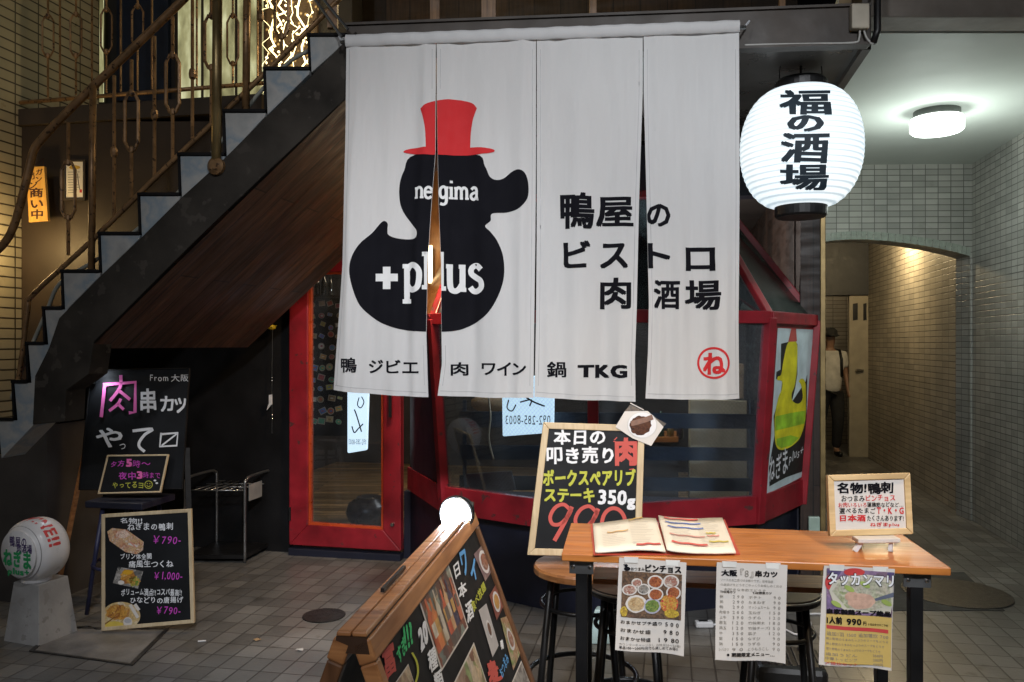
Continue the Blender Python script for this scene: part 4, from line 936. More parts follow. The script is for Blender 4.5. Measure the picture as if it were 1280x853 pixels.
for st, bx in (('鴨', (426, 447, 447, 466)), ('ジ', (460, 450, 478, 467)), ('ビ', (482, 450, 500, 467)), ('エ', (502, 453, 523, 467)), ('肉', (564, 453, 585, 470)), ('ワ', (602, 454, 620, 469)), ('イ', (622, 453, 639, 470)), ('ン', (641, 454, 658, 469)), ('鍋', (684, 452, 708, 472)), ('T', (722, 456, 743, 472)), ('K', (744, 456, 762, 473)), ('G', (763, 456, 784, 473))):
    a.text(st, bx, ink, 0, .05 if st in 'TKG' else .022, warp=.01)
cut_build(a, 'lettering')
a = Art(); a.ringart(892, 454, 17.2, 20, hat, 0); a.text('ね', (879.5, 441, 906, 469), hat, 0, .035, warp=.02); cut_build(a, 'emblem')

a = Art(); thr = mat('grey stitch thread', (.50, .50, .51), .9)  # plain grey stitch lines along hems and slits
for k, (L, Rr, yb) in enumerate(PAN):
    ys = list(range(62, 492, 10))
    for tab_, dx, split in ((L, 4.5, k == 1), (Rr, -4.5, k == 0)):
        for seg in (([y for y in ys if y < 118], [y for y in ys if y > 425]) if split else (ys,)): a.stroke([(pl_(tab_, y)+dx, y) for y in seg], .7, thr, 0, n=2)
    x0, x1 = pl_(L, 485)+2, pl_(Rr, 485)-2; a.stroke([(x0+(x1-x0)*i/12, yb[0]+(yb[1]-yb[0])*i/12-6+1.2*math.sin(i/12*3.14)) for i in range(13)], .7, thr, 0, n=2)
cut_build(a, 'hem_stitching')

# ------------------------------------------------------------------ paper lantern
LC = W(1001, 186, 4.12); RB = .302
def lr_(z):     # barrel radius at height z from the centre
    t = max(-1, min(1, z/.300)); return .125+(RB-.125)*max(0, 1-abs(t)**2.15)**.56
lan = thing('paper_lantern', LC-UP*.40, 'big round glowing white paper lantern with black writing hung from the balcony', 'lantern')
pr = []
for i in range(133):
    z = -.2995+.599*i/132; pr.append((lr_(z)+.0055*abs(math.sin(i*math.pi/6))-.004, z))
def lantern_mat():
    m, t, b = _new('glowing lantern paper'); n = _noise(t, 3.5, 4); r = _ramp(t, n.outputs[0], [(.3, (.80, .93, 1)), (.7, (.93, .99, 1))])
    tc = t.nodes.new('ShaderNodeTexCoord'); wv = t.nodes.new('ShaderNodeTexWave'); wv.bands_direction = 'Z'; wv.inputs['Scale'].default_value = math.pi/10/(.599/22); wv.inputs['Distortion'].default_value = .25; wv.inputs['Detail Scale'].default_value = 3
    t.links.new(tc.outputs['Object'], wv.inputs[0]); r2 = _ramp(t, wv.outputs['Fac'], [(.04, (.60, .66, .70)), (.3, (1, 1, 1))])
    mx = t.nodes.new('ShaderNodeMix'); mx.data_type = 'RGBA'; mx.blend_type = 'MULTIPLY'; mx.inputs[0].default_value = 1
    t.links.new(r.outputs[0], mx.inputs[6]); t.links.new(r2.outputs[0], mx.inputs[7])
    t.links.new(mx.outputs[2], b.inputs['Emission Color']); b.inputs['Emission Strength'].default_value = .78; b.inputs['Base Color'].default_value = (.6, .62, .64, 1); b.inputs['Roughness'].default_value = .7
    return m
MB().lathe(pr, LC, UP, 64).build('paper_shade', lantern_mat(), lan, smooth=True)
MB().lathe([(.10, .285), (.126, .288), (.130, .30), (.130, .338), (.118, .352), (.11, .352), (.105, .32)], LC, UP, 32).build('top_cap', black_metal, lan)
MB().lathe([(.105, -.355), (.12, -.355), (.128, -.345), (.13, -.30), (.12, -.292), (.10, -.285)], LC, UP, 32).build('bottom_cap', black_metal, lan)
mb = MB(); mb.tube(smooth_pts([LC+Vector((x, 0, z)) for x, z in ((-.11, .36), (-.10, .44), (-.04, .475), (0, .48), (.04, .475), (.10, .44), (.11, .36))]), .003, 6); mb.tube([LC+UP*.48, LC+UP*.42+Vector((.005, 0, 0))], .004, 6); mb.tube([LC+UP*.37, LC+UP*.48], .006, 6); hk = Vector((LC.x, LC.y, 3.03)); mb.tube([LC+UP*.48, hk], .004, 6); mb.build('hanging_wire', black_metal, lan)
def lmap(x, y, l):
    d = 3.85
    for _ in range(4):
        v = W(x, y, d); r = lr_(v.z-LC.z)+.007+.0004*l; dx = max(-r*.98, min(r*.98, v.x-LC.x)); d = LC.y-math.sqrt(r*r-dx*dx)
    return Vector((LC.x+dx, d, v.z))
a = Art(); lk = mat('lantern ink', (.02, .035, .05), .7)
Lq = lambda x0, y0, x1, y1: (920+x0/4.263, 80+y0/4.265, 920+x1/4.263, 80+y1/4.265)
a.text('福', Lq(228, 138, 512, 272), lk, 0, .03, shear=-.05, warp=.035); a.text('の', Lq(272, 272, 470, 362), lk, 0, .04, warp=.02)
a.text('酒', Lq(236, 366, 500, 532), lk, 0, .03, shear=.05, warp=.035); a.text('場', Lq(226, 535, 496, 676), lk, 0, .03, warp=.035)
grid_cut(a, 3).build('lettering', lmap, lan)

# ------------------------------------------------------------------ boards and small things on the left
def board(name, quad, pl, fw, thick, label, cat, frame_m, face_m=None, inset=None):
    """framed board: quad = outer corners (tl,tr,br,bl) as measured, pl = its plane"""
    P = [pl.hit(x, y) for x, y in quad]
    t = thing(name, (P[2]+P[3])/2, label, cat)
    c = sum(P, Vector())/4; inn = []
    for i in range(4):
        a_, b_ = (P[i-1]-P[i]).normalized(), (P[(i+1) % 4]-P[i]).normalized(); inn.append(P[i]+(a_+b_)*fw)
    mb = MB(); mb.ring(P, inn, pl.n, -thick, .004); mb.build('frame', frame_m, t, bevel=.0025)
    mb = MB(); mb.slab([p+(c-p).normalized()*.002 for p in P], pl.n, -thick*.7, -.002); mb.build('face', face_m or black_board, t)
    return t
def leanplane(quad, db, lean):   # plane through the lower edge at depth db, leaning back by `lean` degrees
    b0, b1 = W(*quad[3], db), W(*quad[2], db)
    if isinstance(db, tuple): pass
    d = (b1-b0); d.z = 0; d.normalize(); n = Vector((-d.y, d.x, 0))
    if n.y < 0: n = -n
    up = (UP*math.cos(R(lean))+n*math.sin(R(lean))); return Plane(b0, d.cross(up))
# tall easel blackboard
q4 = [(113, 462), (237, 460), (228, 612), (98, 613)]; pl = leanplane(q4, 4.85, 8)
t = board('easel_blackboard', q4, pl, .008, .018, 'tall frameless blackboard with pink and white chalk lettering under the staircase', 'blackboard', black_wall)
a = Art(); C = lambda x, y: (90+x/4.265, 440+y/4.265)
CB = lambda x0, y0, x1, y1: (*C(x0, y0), *C(x1, y1))
st_ = lambda pts, wd, m, sm=False: a.stroke([C(*p) for p in pts], wd, m, 1, sm=sm)
st_([(178, 172), (158, 348)], 4.2, chalk_p); st_([(168, 176), (340, 162), (338, 322), (305, 325)], 4.2, chalk_p); st_([(262, 125), (258, 190), (205, 262)], 4, chalk_p, True); st_([(250, 205), (312, 255)], 4, chalk_p); st_([(262, 250), (245, 280), (200, 315)], 3.6, chalk_p, True); st_([(245, 275), (278, 308)], 3.6, chalk_p)
a.text('串', CB(366, 195, 452, 325), chalk_w, 1, .025, .1, warp=.05); a.text('カ', CB(472, 235, 545, 320), chalk_w, 1, .03, .2, warp=.05); a.text('ツ', CB(548, 245, 610, 328), chalk_w, 1, .03, .2, warp=.05)
a.text('From', CB(418, 122, 515, 158), chalk_w, 1, -.005, .15, warp=.03); a.text('大阪', CB(530, 120, 622, 160), chalk_w, 1, -.008, .15, warp=.03)
a.text('や', CB(130, 405, 272, 510), chalk_w, 1, .02, warp=.05); a.text('っ', CB(256, 490, 288, 520), chalk_w, 1, .0); st_([(325, 422), (430, 412), (392, 440), (362, 480), (362, 508), (390, 532)], 3.6, chalk_w, True)
st_([(478, 432), (470, 505), (560, 500), (566, 432), (474, 440)], 2.6, chalk_w); st_([(480, 500), (560, 438)], 2, chalk_w)
a.build('lettering', on(pl, .0048), t)
mb = MB()
for x0, y0, x1, y1 in ((104, 560, 84, 1), (231, 560, 234, 1)):
    p = pl.hit(x0, y0, -.03); g2 = pl.hit(x1, 660, -.03); dd = (g2-p).normalized(); e_ = p+dd*(p.z/-dd.z)
    m2 = MB().bar(p, e_, .03, .02); m2.build('leg', tan_wood if x1 == 84 else black_metal, t)
# clip lamp on its top left corner
t = thing('clip_lamp', pl.hit(125, 470), 'small glowing clip lamp on the top left corner of the tall blackboard', 'lamp')
hd = pl.hit(127, 466, .06); dr = (pl.hit(136, 500, 0)-hd).normalized()
mb = MB(); mb.lathe([(.012, -.03), (.034, -.012), (.036, 0), (.031, .001)], hd, dr, 20); mb.build('lamp_head', black_metal, t, smooth=False)
mb = MB(); mb.lathe([(.030, .001), (.026, .006), (.004, .008)], hd, dr, 20); mb.build('bulb', emit('cool led', (.80, .90, 1), 22), t, smooth=True)
mb = MB(); mb.tube(smooth_pts([hd-dr*.03, hd-dr*.04+UP*.02, pl.hit(119, 462, .01), pl.hit(118, 470, .01)]), .005, 6); mb.bar(pl.hit(118, 464, .012), pl.hit(118, 480, .012), .02, .02); mb.build('clip_arm', black_metal, t)
lamp('clip_light', 'SPOT', hd+dr*.02, 2.2, (.82, .9, 1), .02, pl.hit(165, 590, .05), 120, .5)
# stool, small framed chalkboard on it, framed menu leaning on it
def stool(loc, seat_m, hgt, rad, label, legs_m, round_=True, group=None):
    t = thing('bar_stool', loc, label, 'stool', group); c = Vector(loc)
    mb = MB()
    if round_: mb.lathe([(rad*.9, hgt-.035), (rad, hgt-.028), (rad, hgt-.008), (rad*.97, hgt)], c, UP, 36)
    else: mb.box(c+UP*(hgt-.02), (rad*2, rad*1.7, .04), (E, N, UP))
    mb.build('seat', seat_m, t, bevel=.006 if not round_ else 0, smooth=False)
    for i in range(4):
        a_ = math.pi/4+i*math.pi/2; d = E*math.cos(a_)+N*math.sin(a_)
        mb = MB(); mb.tube([c+d*rad*.8+UP*(hgt-.036), c+d*(rad*.95+.02)+UP*(hgt*.45), c+d*(rad*1.05+.04)+UP*.002], .013, 8); mb.build('leg', legs_m, t, smooth=True)
    mb = MB(); rr = rad*1.0+.02
    mb.tube([c+E*(rr*math.cos(k*math.pi/16))+N*(rr*math.sin(k*math.pi/16))+UP*hgt*.42 for k in range(32)], .010, 8, True); mb.build('foot_ring', legs_m, t, smooth=True)
    mb = MB(); rr = rad*.84
    mb.tube([c+E*(rr*math.cos(k*math.pi/16))+N*(rr*math.sin(k*math.pi/16))+UP*hgt*.80 for k in range(32)], .008, 8, True); mb.build('stretcher', legs_m, t, smooth=True)
    return t
sc_ = W(164, 622, 4.86); sc_.z = 0
stool(sc_, navy, .668, .19, 'dark navy stool holding the small framed chalkboard under the stairs', mat('navy stool leg', (.03, .035, .09), .4), False)
q4 = [(134, 569), (211, 568), (201, 616), (122, 618)]; pl = leanplane(q4, 4.74, 14)
t = board('small_chalkboard', q4, pl, .010, .014, 'small chalkboard with pale frame on the navy stool, opening hours in pink', 'chalkboard', pale_wood)
a = Art(); c1 = lambda x0, y0, x1, y1: (*C(x0, y0), *C(x1, y1)); hw_ = dict(jit=.25, warp=.05)
a.text('夕方', c1(208, 578, 280, 614), chalk_m, 1, .012, shear=.1, **hw_); a.text('5', c1(288, 570, 320, 614), chalk_p, 1, .06); a.text('時〜', c1(324, 578, 418, 618), chalk_m, 1, .008, **hw_)
a.text('夜中', c1(248, 640, 340, 682), chalk_m, 1, .012, **hw_); a.text('3', c1(345, 636, 376, 678), chalk_p, 1, .05); a.text('時まで', c1(378, 640, 470, 674), chalk_m, 1, .008, **hw_)
a.text('やってるヨ', c1(216, 692, 380, 728), chalk_y, 1, .012, **hw_); cx, cy = C(408, 708); a.ringart(cx, cy, 4.2, 5.1, chalk_y, 1); a.ell(cx-1.6, cy-1.2, .6, .8, chalk_y, 1, 8); a.ell(cx+1.6, cy-1.2, .6, .8, chalk_y, 1, 8); a.stroke([(cx-2.4, cy+1), (cx, cy+2.6), (cx+2.4, cy+1)], .8, chalk_y, 1)
for dx, dy in ((442, 686), (452, 700)): a.ell(*C(dx, dy), 1.8, 1.2, chalk_w, 1, 8)
a.build('lettering', on(pl, -.0012), t)
q4 = [(127, 643), (239, 636), (243, 779), (127, 789)]; pl = leanplane(q4, 4.42, 9)
t = board('menu_board', q4, pl, .020, .018, 'pale framed menu board with three dish photos leaning against the navy stool', 'menu board', pale_wood)
M_ = lambda x, y: (90+x/4.265, 620+y/4.265); MB_ = lambda x0, y0, x1, y1: (*M_(x0, y0), *M_(x1, y1))
a = Art(); wr = dict(jit=.25, warp=.05, bold=.012)
a.text('名物!!', MB_(258, 118, 375, 150), chalk_w, 1, **wr); a.text('ねぎまの鴨刺', MB_(295, 142, 538, 186), chalk_w, 1, **wr); a.text('￥790-', MB_(434, 212, 580, 258), chalk_m, 1, .004, .15, .15)
a.text('プリン体全開', MB_(258, 306, 424, 340), chalk_w, 1, **wr); a.text('痛風生つくね', MB_(302, 344, 540, 384), chalk_w, 1, **wr); a.text('￥1,000-', MB_(440, 405, 588, 450), chalk_m, 1, .004, .15, .15)
a.text('ボリューム満点!!コスパ最高!!', MB_(262, 494, 585, 536), chalk_w, 1, **wr); a.text('ひなどりの唐揚げ', MB_(312, 536, 592, 574), chalk_w, 1, **wr); a.text('￥790-', MB_(452, 590, 578, 634), chalk_m, 1, .004, .15, .15)
a.build('lettering', on(pl, -.0012), t)
amber_f = food('amber plate food', [(.55, .35, .18), (.62, .42, .25), (.45, .16, .08), (.7, .6, .5)], 70); fried = food('fried chicken', [(.45, .2, .04), (.6, .32, .06), (.3, .1, .02), (.65, .42, .15)], 60); green_f = food('green garnish food', [(.1, .28, .04), (.55, .25, .05), (.6, .4, .1), (.2, .35, .06)], 90)
a = Art(); a.poly([M_(*p) for p in ((188, 190), (215, 172), (290, 180), (382, 245), (378, 290), (345, 312), (285, 300), (200, 240))], amber_f, 2); a.ell(*M_(270, 205), 8, 5, food('salmon slices', [(.7, .45, .35), (.75, .6, .5), (.5, .2, .12)], 80), 3); a.stroke([M_(300, 255), M_(350, 270)], 2.5, paper, 3); a.stroke([M_(310, 245), M_(340, 275)], 1.6, mat('pink slice', (.6, .25, .2)), 4)
a.build('food_photo', on(pl, -.0014), t)
a = Art(); a.poly([M_(*p) for p in ((245, 378), (380, 402), (352, 495), (218, 465))], food('dark slate dish', [(.05, .05, .05), (.4, .38, .36), (.1, .09, .08)], 50), 2); a.ell(*M_(298, 430), 9, 9.5, fried, 3, wob=.15); a.ell(*M_(332, 455), 7, 6, green_f, 3, wob=.2); a.ell(*M_(262, 462), 4, 2.6, paper, 4); a.ell(*M_(296, 408), 6, 3, mat('egg yolk', (.65, .35, .03), .3), 4)
a.build('food_photo', on(pl, -.0014), t)
a = Art(); a.ell(*M_(262, 640), 24, 17.5, food('pale plate', [(.6, .5, .3), (.55, .38, .15), (.66, .6, .5)], 40), 2, 40); a.ell(*M_(245, 620), 15, 10, fried, 3, wob=.12); a.ell(*M_(225, 690), 12, 5, mat('lemon yellow', (.6, .45, .08), .4), 3, wob=.1); a.stroke([M_(310, 580), M_(352, 650)], 4, paper, 4); a.stroke([M_(335, 578), M_(358, 610)], 4, paper, 4); a.ell(*M_(298, 672), 5.5, 6, paper, 5); a.ell(*M_(298, 666), 4.4, 3, mat('grey dip', (.4, .4, .42)), 6); a.stroke([M_(175, 685), M_(230, 645)], 1.4, mat('skewer', (.2, .09, .02)), 5)
a.build('food_photo', on(pl, -.0014), t)
# round globe sign on a pedestal
GB = G(49, 791); gc = W(46, 686, 4.36)
t = thing('globe_sign', GB, 'round white shop globe sign with green lettering on a grey pedestal', 'sign')
yaw = R(-20); ga = Vector((-.34, -.93, -.02)).normalized(); gx = ga.cross(UP).normalized()*-1; gx = UP.cross(ga).normalized(); gy = ga.cross(gx).normalized()
sup = [(.13*0+.001, .118)]+[( .168*(1-abs(h/.12)**3.2)**(1/2.6), h) for h in [.12-.24*i/30 for i in range(1, 30)]]+[(.001, -.118)]
mb = MB(); mb.lathe([(.001, .112), (.125, .112), (.128, .108)]+[(r, h) for r, h in sup if h < .105], gc, ga, 44, cap=False); mb.build('globe', white_plastic, t, smooth=True)
mb = MB(); mb.tube([gc+ga*.088+(gx*math.cos(k*.1963)+UP*math.sin(k*.1963))*(.168*(1-(.088/.12)**3.2)**(1/2.6)+.001) for k in range(32)], .0022, 6, True); mb.build('seam_ring', mat('grey rubber seam', (.28, .28, .29), .6), t, smooth=True)
mb = MB(); mb.tube(smooth_pts([Vector((gc.x+.13, gc.y+.08, .02)), Vector((gc.x+.2, gc.y+.15, .006)), Vector((gc.x+.3, gc.y+.12, .006)), Vector((gc.x+.36, gc.y+.4, .006)), Vector((gc.x+.2, gc.y+.8, .006))]), .005, 6); mb.build('power_cord', black_metal, t, smooth=True)
def sq(z, hw, hd, yo=0): return [Vector((gc.x+.012, gc.y+.02, z))+(gx*u*hw-ga*v*hd) for u, v in ((-1, -1), (1, -1), (1, 1), (-1, 1))]
zt_ = gc.z-.15
mb.hexa(sq(.0, .128, .12), sq(zt_-.02, .092, .09)); mb.build('pedestal', mat('grey pedestal concrete', (.30, .30, .30), .6, var=.2, bump=.25, scale=6, worn=(.24, .235, .23), wlev=.6), t, bevel=.02)
mb = MB(); mb.lathe([(.06, zt_-.03), (.075, zt_-.019), (.07, gc.z-.13)], Vector((gc.x, gc.y, 0)), UP, 24); mb.build('neck', white_plastic, t)
def gface(x, y, l): return gc+gx*((x-45)/36*.122)+(UP*1)*(-(y-690)/36*.122)+ga*(.1135+.0006*l)
a = Art(); prp = mat('purple ink', (.06, .035, .14), .6); gin = mat('green ink', (.02, .30, .10), .6)
a.text('鴨屋の', (28, 662, 64, 679), prp, 1, .02, .2, warp=.04); a.text('肉酒場', (44, 673, 76, 688), prp, 1, .02, .2, warp=.04)
a.text('ねぎま', (14, 683, 74, 712), gin, 1, .04, .2, warp=.04); a.text('plus+', (24, 712, 70, 726), gin, 1, .04, .2, warp=.03)
a.build('lettering', gface, t, gc+ga*5)
def gband(x, y, l):    # x: degrees round the axis, y: along the axis
    an = R(x); h = y; r = .168*(1-abs(h/.12)**3.2)**(1/2.6)+.0012; return gc+ga*h+(gx*math.sin(an)+UP*math.cos(an))*r
a = Art(); a.text('WINE!!', (-28, -.012, 78, .058), mat('globe red', (.62, .06, .06), .5), 0, .04)
bmv = a.v[:]
o = a.build('red_lettering', gband, t, gc+Vector((1.2, -3, 2)))
# umbrella stand
t = thing('umbrella_stand', W(280, 690, 5.9)*1, 'empty steel tube umbrella stand against the black wall left of the red door', 'umbrella stand')
t.location.z = 0; ORG[t.name] = Vector(t.location)
fl, frt = G(231, 704), G(306, 704); ax_ = N*.42
for b_ in (fl, frt):
    h = .62; mb = MB()
    mb.tube(smooth_pts([b_, b_+UP*(h-.08), b_+ax_*.05+UP*(h-.02), b_+ax_*.2+UP*h, b_+ax_*.8+UP*h, b_+ax_*.95+UP*(h-.02), b_+ax_+UP*(h-.08), b_+ax_], 5), .011, 8); mb.build('hoop_frame', steel, t, smooth=True)
mb = MB()
for k in range(4): mb.tube([fl+ax_*(k/3)+UP*.53, frt+ax_*(k/3)+UP*.53], .0045, 6)
for k in range(1, 7): mb.tube([fl+(frt-fl)*k/7+UP*.53, fl+(frt-fl)*k/7+ax_+UP*.53], .0045, 6)
mb.build('grid', steel, t, smooth=True)
mb = MB(); mb.hexa([fl+UP*.03, frt+UP*.03, frt+ax_+UP*.03, fl+ax_+UP*.03], [p+UP*.06 for p in (fl, frt, frt+ax_, fl+ax_)]); mb.build('drip_tray', black_metal, t)
mb = MB(); p = frt+ax_*.15+UP*.56; mb.slab([p, p+ax_*.45, p+ax_*.45-UP*.12, p-UP*.12], -E, .0, .004); mb.build('tag_plate', mat('grey tag', (.3, .3, .3), .5), t)
# hanging charm with yellow toy duck
CP = Plane(FW(0, 0, .05), N)
t = thing('hanging_charm', CP.hit(343, 540), 'thin hanging charm string with a tiny yellow toy duck on the black wall', 'charm')
mb = MB(); mb.tube([CP.hit(340, 384), CP.hit(341, 400), CP.hit(340, 470), CP.hit(340, 542)], .0022, 5); mb.build('string', steel, t)
dc = CP.hit(341, 409, .02)
mb = MB(); mb.lathe([(.004, -.022), (.03, -.014), (.034, 0), (.022, .014), (.004, .018)], dc, UP, 16); mb.lathe([(.003, -.018), (.018, -.008), (.019, .006), (.003, .018)], dc+Vector((-.015, 0, .028)), UP, 14); mb.lathe([(.008, 0), (.002, .016)], dc+Vector((.028, 0, .004)), Vector((1, 0, .6)), 8); mb.build('toy_duck', mat('yellow rubber', (.62, .45, .02), .4), t, smooth=True)
mb = MB(); mb.slab([CP.hit(x, y, .006) for x, y in ((337, 494), (341, 493), (341, 505), (334, 513), (337, 504))], CP.n, 0, .006); mb.build('feather', white_plastic, t)
mb = MB()
for y in (472, 476, 519, 523): mb.lathe([(.002, -.008), (.009, 0), (.002, .008)], CP.hit(340, y), UP, 8)
mb.build('beads', chrome, t, smooth=True)

# ------------------------------------------------------------------ street table and what is on it
TZ = 1.0; TP = Plane((0, 0, TZ), (0, 0, 1))
TFL, TFR = TP.hit(702, 692), TP.hit(1189, 710); tv = (TFR-TFL); tl_ = tv.length; tx = tv.normalized(); ty = Vector((-tx.y, tx.x, 0)); td = .395
tab = thing('bar_table', Vector(((TFL+TFR).x/2, (TFL+TFR).y/2+.2, 0)), 'high narrow orange wooden table on black legs with posters taped along its edge', 'table')
mb = MB(); b4 = [TFL, TFR, TFR+ty*td, TFL+ty*td]; mb.hexa([p-UP*.022 for p in b4], b4); mb.build('table_top', orange_wood, tab, bevel=.003)
o = tab.children[0]; uvl = o.data.uv_layers[0]
for p in o.data.polygons:
    for li in p.loop_indices:
        co = o.data.vertices[o.data.loops[li].vertex_index].co; uvl.data[li].uv = (co.dot(tx), co.dot(ty)+co.z)
for u, v in ((.055, .05), (tl_-.075, .05), (.055, td-.05), (tl_-.075, td-.05)):
    mb = MB(); p = TFL+tx*u+ty*v; mb.bar(p-UP*.0225, Vector((p.x, p.y, .0)), .034, .034, up=ty); mb.build('leg', black_metal, tab, bevel=.003)
for u in (.055, tl_-.075):
    p = TFL+tx*u+ty*.032-UP*.045; MB().box(p, (.07, .004, .04), (tx, ty, UP)).build('bracket', steel, tab)
    for du in (-.024, .024): MB().lathe([(.006, 0), (.006, .003), (.003, .005)], p+tx*du-ty*.002, -ty, 8).build('screw', chrome, tab)
sz = .865; p0 = TFL+tx*.08+ty*(td-.17); p1 = TFL+tx*(tl_-.1)+ty*(td-.17)
mb = MB(); q4 = [p0, p1, p1+ty*.14, p0+ty*.14]; mb.hexa([Vector((p.x, p.y, sz-.016)) for p in q4], [Vector((p.x, p.y, sz)) for p in q4]); mb.build('shelf', tan_wood, tab, bevel=.002)
# menu booklet
MP = Plane((0, 0, TZ+.008), (0, 0, 1))
t = thing('menu_booklet', MP.hit(830, 692), 'open menu booklet with highlighted lines lying on the orange table', 'menu')
def page(c00, c10, c11, c01, hump, nm):       # corners: tl, tr, br, bl on the table
    a_ = [MP.hit(*c) for c in (c00, c10, c11, c01)]; vs = []; n = 14
    for j in range(6):
        for i in range(n+1):
            u = i/n; v = j/5; p = (a_[0]*(1-u)+a_[1]*u)*(1-v)+(a_[3]*(1-u)+a_[2]*u)*v
            vs.append(p+UP*(hump(u)+.002*noise.noise(Vector((u*4, v*3, len(nm)*1.7)))))
    fcs = [(j*(n+1)+i, (j+1)*(n+1)+i, (j+1)*(n+1)+i+1, j*(n+1)+i+1) for j in range(5) for i in range(n)]
    return a_, vs, fcs
hl = lambda u: .004+.012*math.sin(u*2.6)**2*(u*.7+.3)*(1-.0*u); hr = lambda u: .012*math.exp(-u*5)+.004
pgs = []
for cs, hp in ((((741, 656), (820, 651), (832, 692), (744, 691)), hl), (((823, 650), (903, 649), (920, 692), (834, 693)), hr)):
    a_, vs, fcs = page(*cs, hp, 'p'); o = link_mesh('page', vs, fcs, cream_paper, t, smooth=True)
    sm_ = o.modifiers.new('thick', 'SOLIDIFY'); sm_.thickness = .005; sm_.offset = -1; pgs.append((a_, hp))
mb = MB(); c4 = [TP.hit(*c) for c in ((738, 657), (906, 651), (925, 694), (742, 695))]; mb.hexa([p+UP*.001 for p in c4], [p+UP*.004 for p in c4]); mb.build('cover', mat('red menu cover', (.5, .07, .04), .45), t)
for (a_, hp), lines in zip(pgs, ((('o', .2, .42, .52, .42), ('t', .55, .08, .78, .0), ('r', .6, .9, .95, .84)), (('r', .08, .06, .6, .08), ('b', .08, .2, .62, .22), ('b', .1, .33, .64, .37), ('p', .1, .56, .62, .62), ('r', .1, .78, .62, .84), ('y', .66, .5, .8, .5), ('p', .66, .58, .84, .58), ('y', .66, .74, .95, .74)))):
    a = Art(); mk = {'o': mat('orange marker', (.75, .42, .10)), 't': mat('ochre marker', (.6, .38, .08)), 'r': mat('red marker', (.65, .12, .10)), 'b': mat('blue marker', (.10, .18, .55)), 'p': mat('pink marker', (.75, .32, .28)), 'y': mat('yellow marker', (.72, .60, .10))}
    for c_, u0, v0, u1, v1 in lines: a.stroke([(u0+(u1-u0)*k/4, v0+(v1-v0)*k/4+(.02 if k % 2 else 0)) for k in range(5)], .045 if c_ == 'r' else .028, mk[c_], 2, n=3)
    for c0 in (.12, .55):
        for i in range(15): a.stroke([(c0, .10+i*.055), (c0+random.uniform(.2, .36), .10+i*.055)], .006, mat('faint print', (.42, .38, .32)), 1, sm=False)
    def pm(x, y, l, a_=a_, hp=hp): return (a_[0]*(1-x)+a_[1]*x)*(1-y)+(a_[3]*(1-x)+a_[2]*x)*y+UP*(hp(max(0, min(1, x)))+.0024+.0004*l)
    a.build('print', pm, t)
# small framed sign on a white easel
q4 = [(1034, 594), (1137, 591), (1141, 668), (1037, 671)]; pl = leanplane(q4, 2.33, 9)
t = board('easel_sign', q4, pl, .018, .014, 'small pale framed sign with red and black handwriting on a mini white easel', 'sign', wood('light oak frame', (.52, .36, .17), (.68, .5, .27), .45, 'u', 4), paper)
T_ = lambda x0, y0, x1, y1: (1020+x0/3.28, 420+y0/3.28, 1020+x1/3.28, 420+y1/3.28)
a = Art(); w3 = dict(jit=.2, warp=.05)
a.text('名物!鴨刺', T_(88, 598, 318, 650), ink, 1, .035, **w3); a.text('おつまみ', T_(105, 654, 200, 680), ink, 1, .012, **w3); a.text('ピンチョス', T_(204, 652, 325, 678), red_ink, 1, .015, **w3)
a.text('お肉いろいろ', T_(92, 682, 208, 704), red_ink, 1, .01, **w3); a.text('蓮鶏筋などなど…', T_(210, 682, 358, 704), ink, 1, .012, **w3)
a.text('選べるたまご', T_(96, 705, 244, 730), ink, 1, .015, **w3); a.text('T・K・G', T_(250, 703, 360, 731), red_ink, 1, .03)
a.text('日本酒', T_(98, 732, 204, 762), red_ink, 1, .035, **w3); a.text('たくさんあります!', T_(210, 736, 360, 760), ink, 1, .015, **w3); a.text('ねぎまplus', T_(222, 765, 342, 785), red_ink, 1, .02, **w3)
a.build('lettering', on(pl, -.0012), t)
mb = MB(); p0, p1 = pl.hit(1066, 674, .015), pl.hit(1118, 673, .015); mb.bar(p0, p1, .045, .012); mb.build('ledge', paper, t, bevel=.002)
for x, s_ in ((1074, -6), (1111, 2)):
    mb = MB(); p = pl.hit(x, 676, .015); e_ = TP.hit(x+s_, 690); mb.bar(p, Vector((e_.x, e_.y, TZ+.001)), .010, .012); mb.build('easel_leg', white_plastic, t)
mb = MB(); p = pl.hit(1092, 640, -.03); e_ = pl.hit(1092, 668, -.11); mb.bar(p, Vector((e_.x, e_.y, TZ+.002)), .012, .012); mb.build('easel_leg', black_metal, t)
# three posters taped to the table edge
PE = Plane(TFL-ty*.006, ty)
def poster(quad, label, tilt=0):
    t = thing('poster', PE.hit(*quad[2]), label, 'poster', 'posters taped to the table edge'); P = [PE.hit(*c) for c in quad]
    vs = []; nn_ = 24
    for j in range(nn_+1):
        for i in range(nn_+1):
            u, v = i/nn_, j/nn_; vs.append((P[0]*(1-u)+P[1]*u)*(1-v)+(P[3]*(1-u)+P[2]*u)*v+PE.n*pbow(u, v))
    o = link_mesh('sheet', vs, [(j*25+i, (j+1)*25+i, (j+1)*25+i+1, j*25+i+1) for j in range(24) for i in range(24)], paper, t, smooth=True)
    mb = MB()
    for u in (.18, .8):
        p = P[0]*(1-u)+P[1]*u; mb.slab([p-tx*.02+UP*.004, p+tx*.02+UP*.004, p+tx*.018-UP*.012, p-tx*.018-UP*.012], PE.n, .002, .003)
    mb.build('tape', mat('clear tape', (.72, .72, .70), .15, coat=.6), t)
    return t, (lambda a0: None)
def pbow(u, v): return .016*v*v+.008*math.sin(v*3.2+u*2)*(u-.5)+.005*math.sin(u*7)*v+.006*(abs(u-.5)*2)**3*v
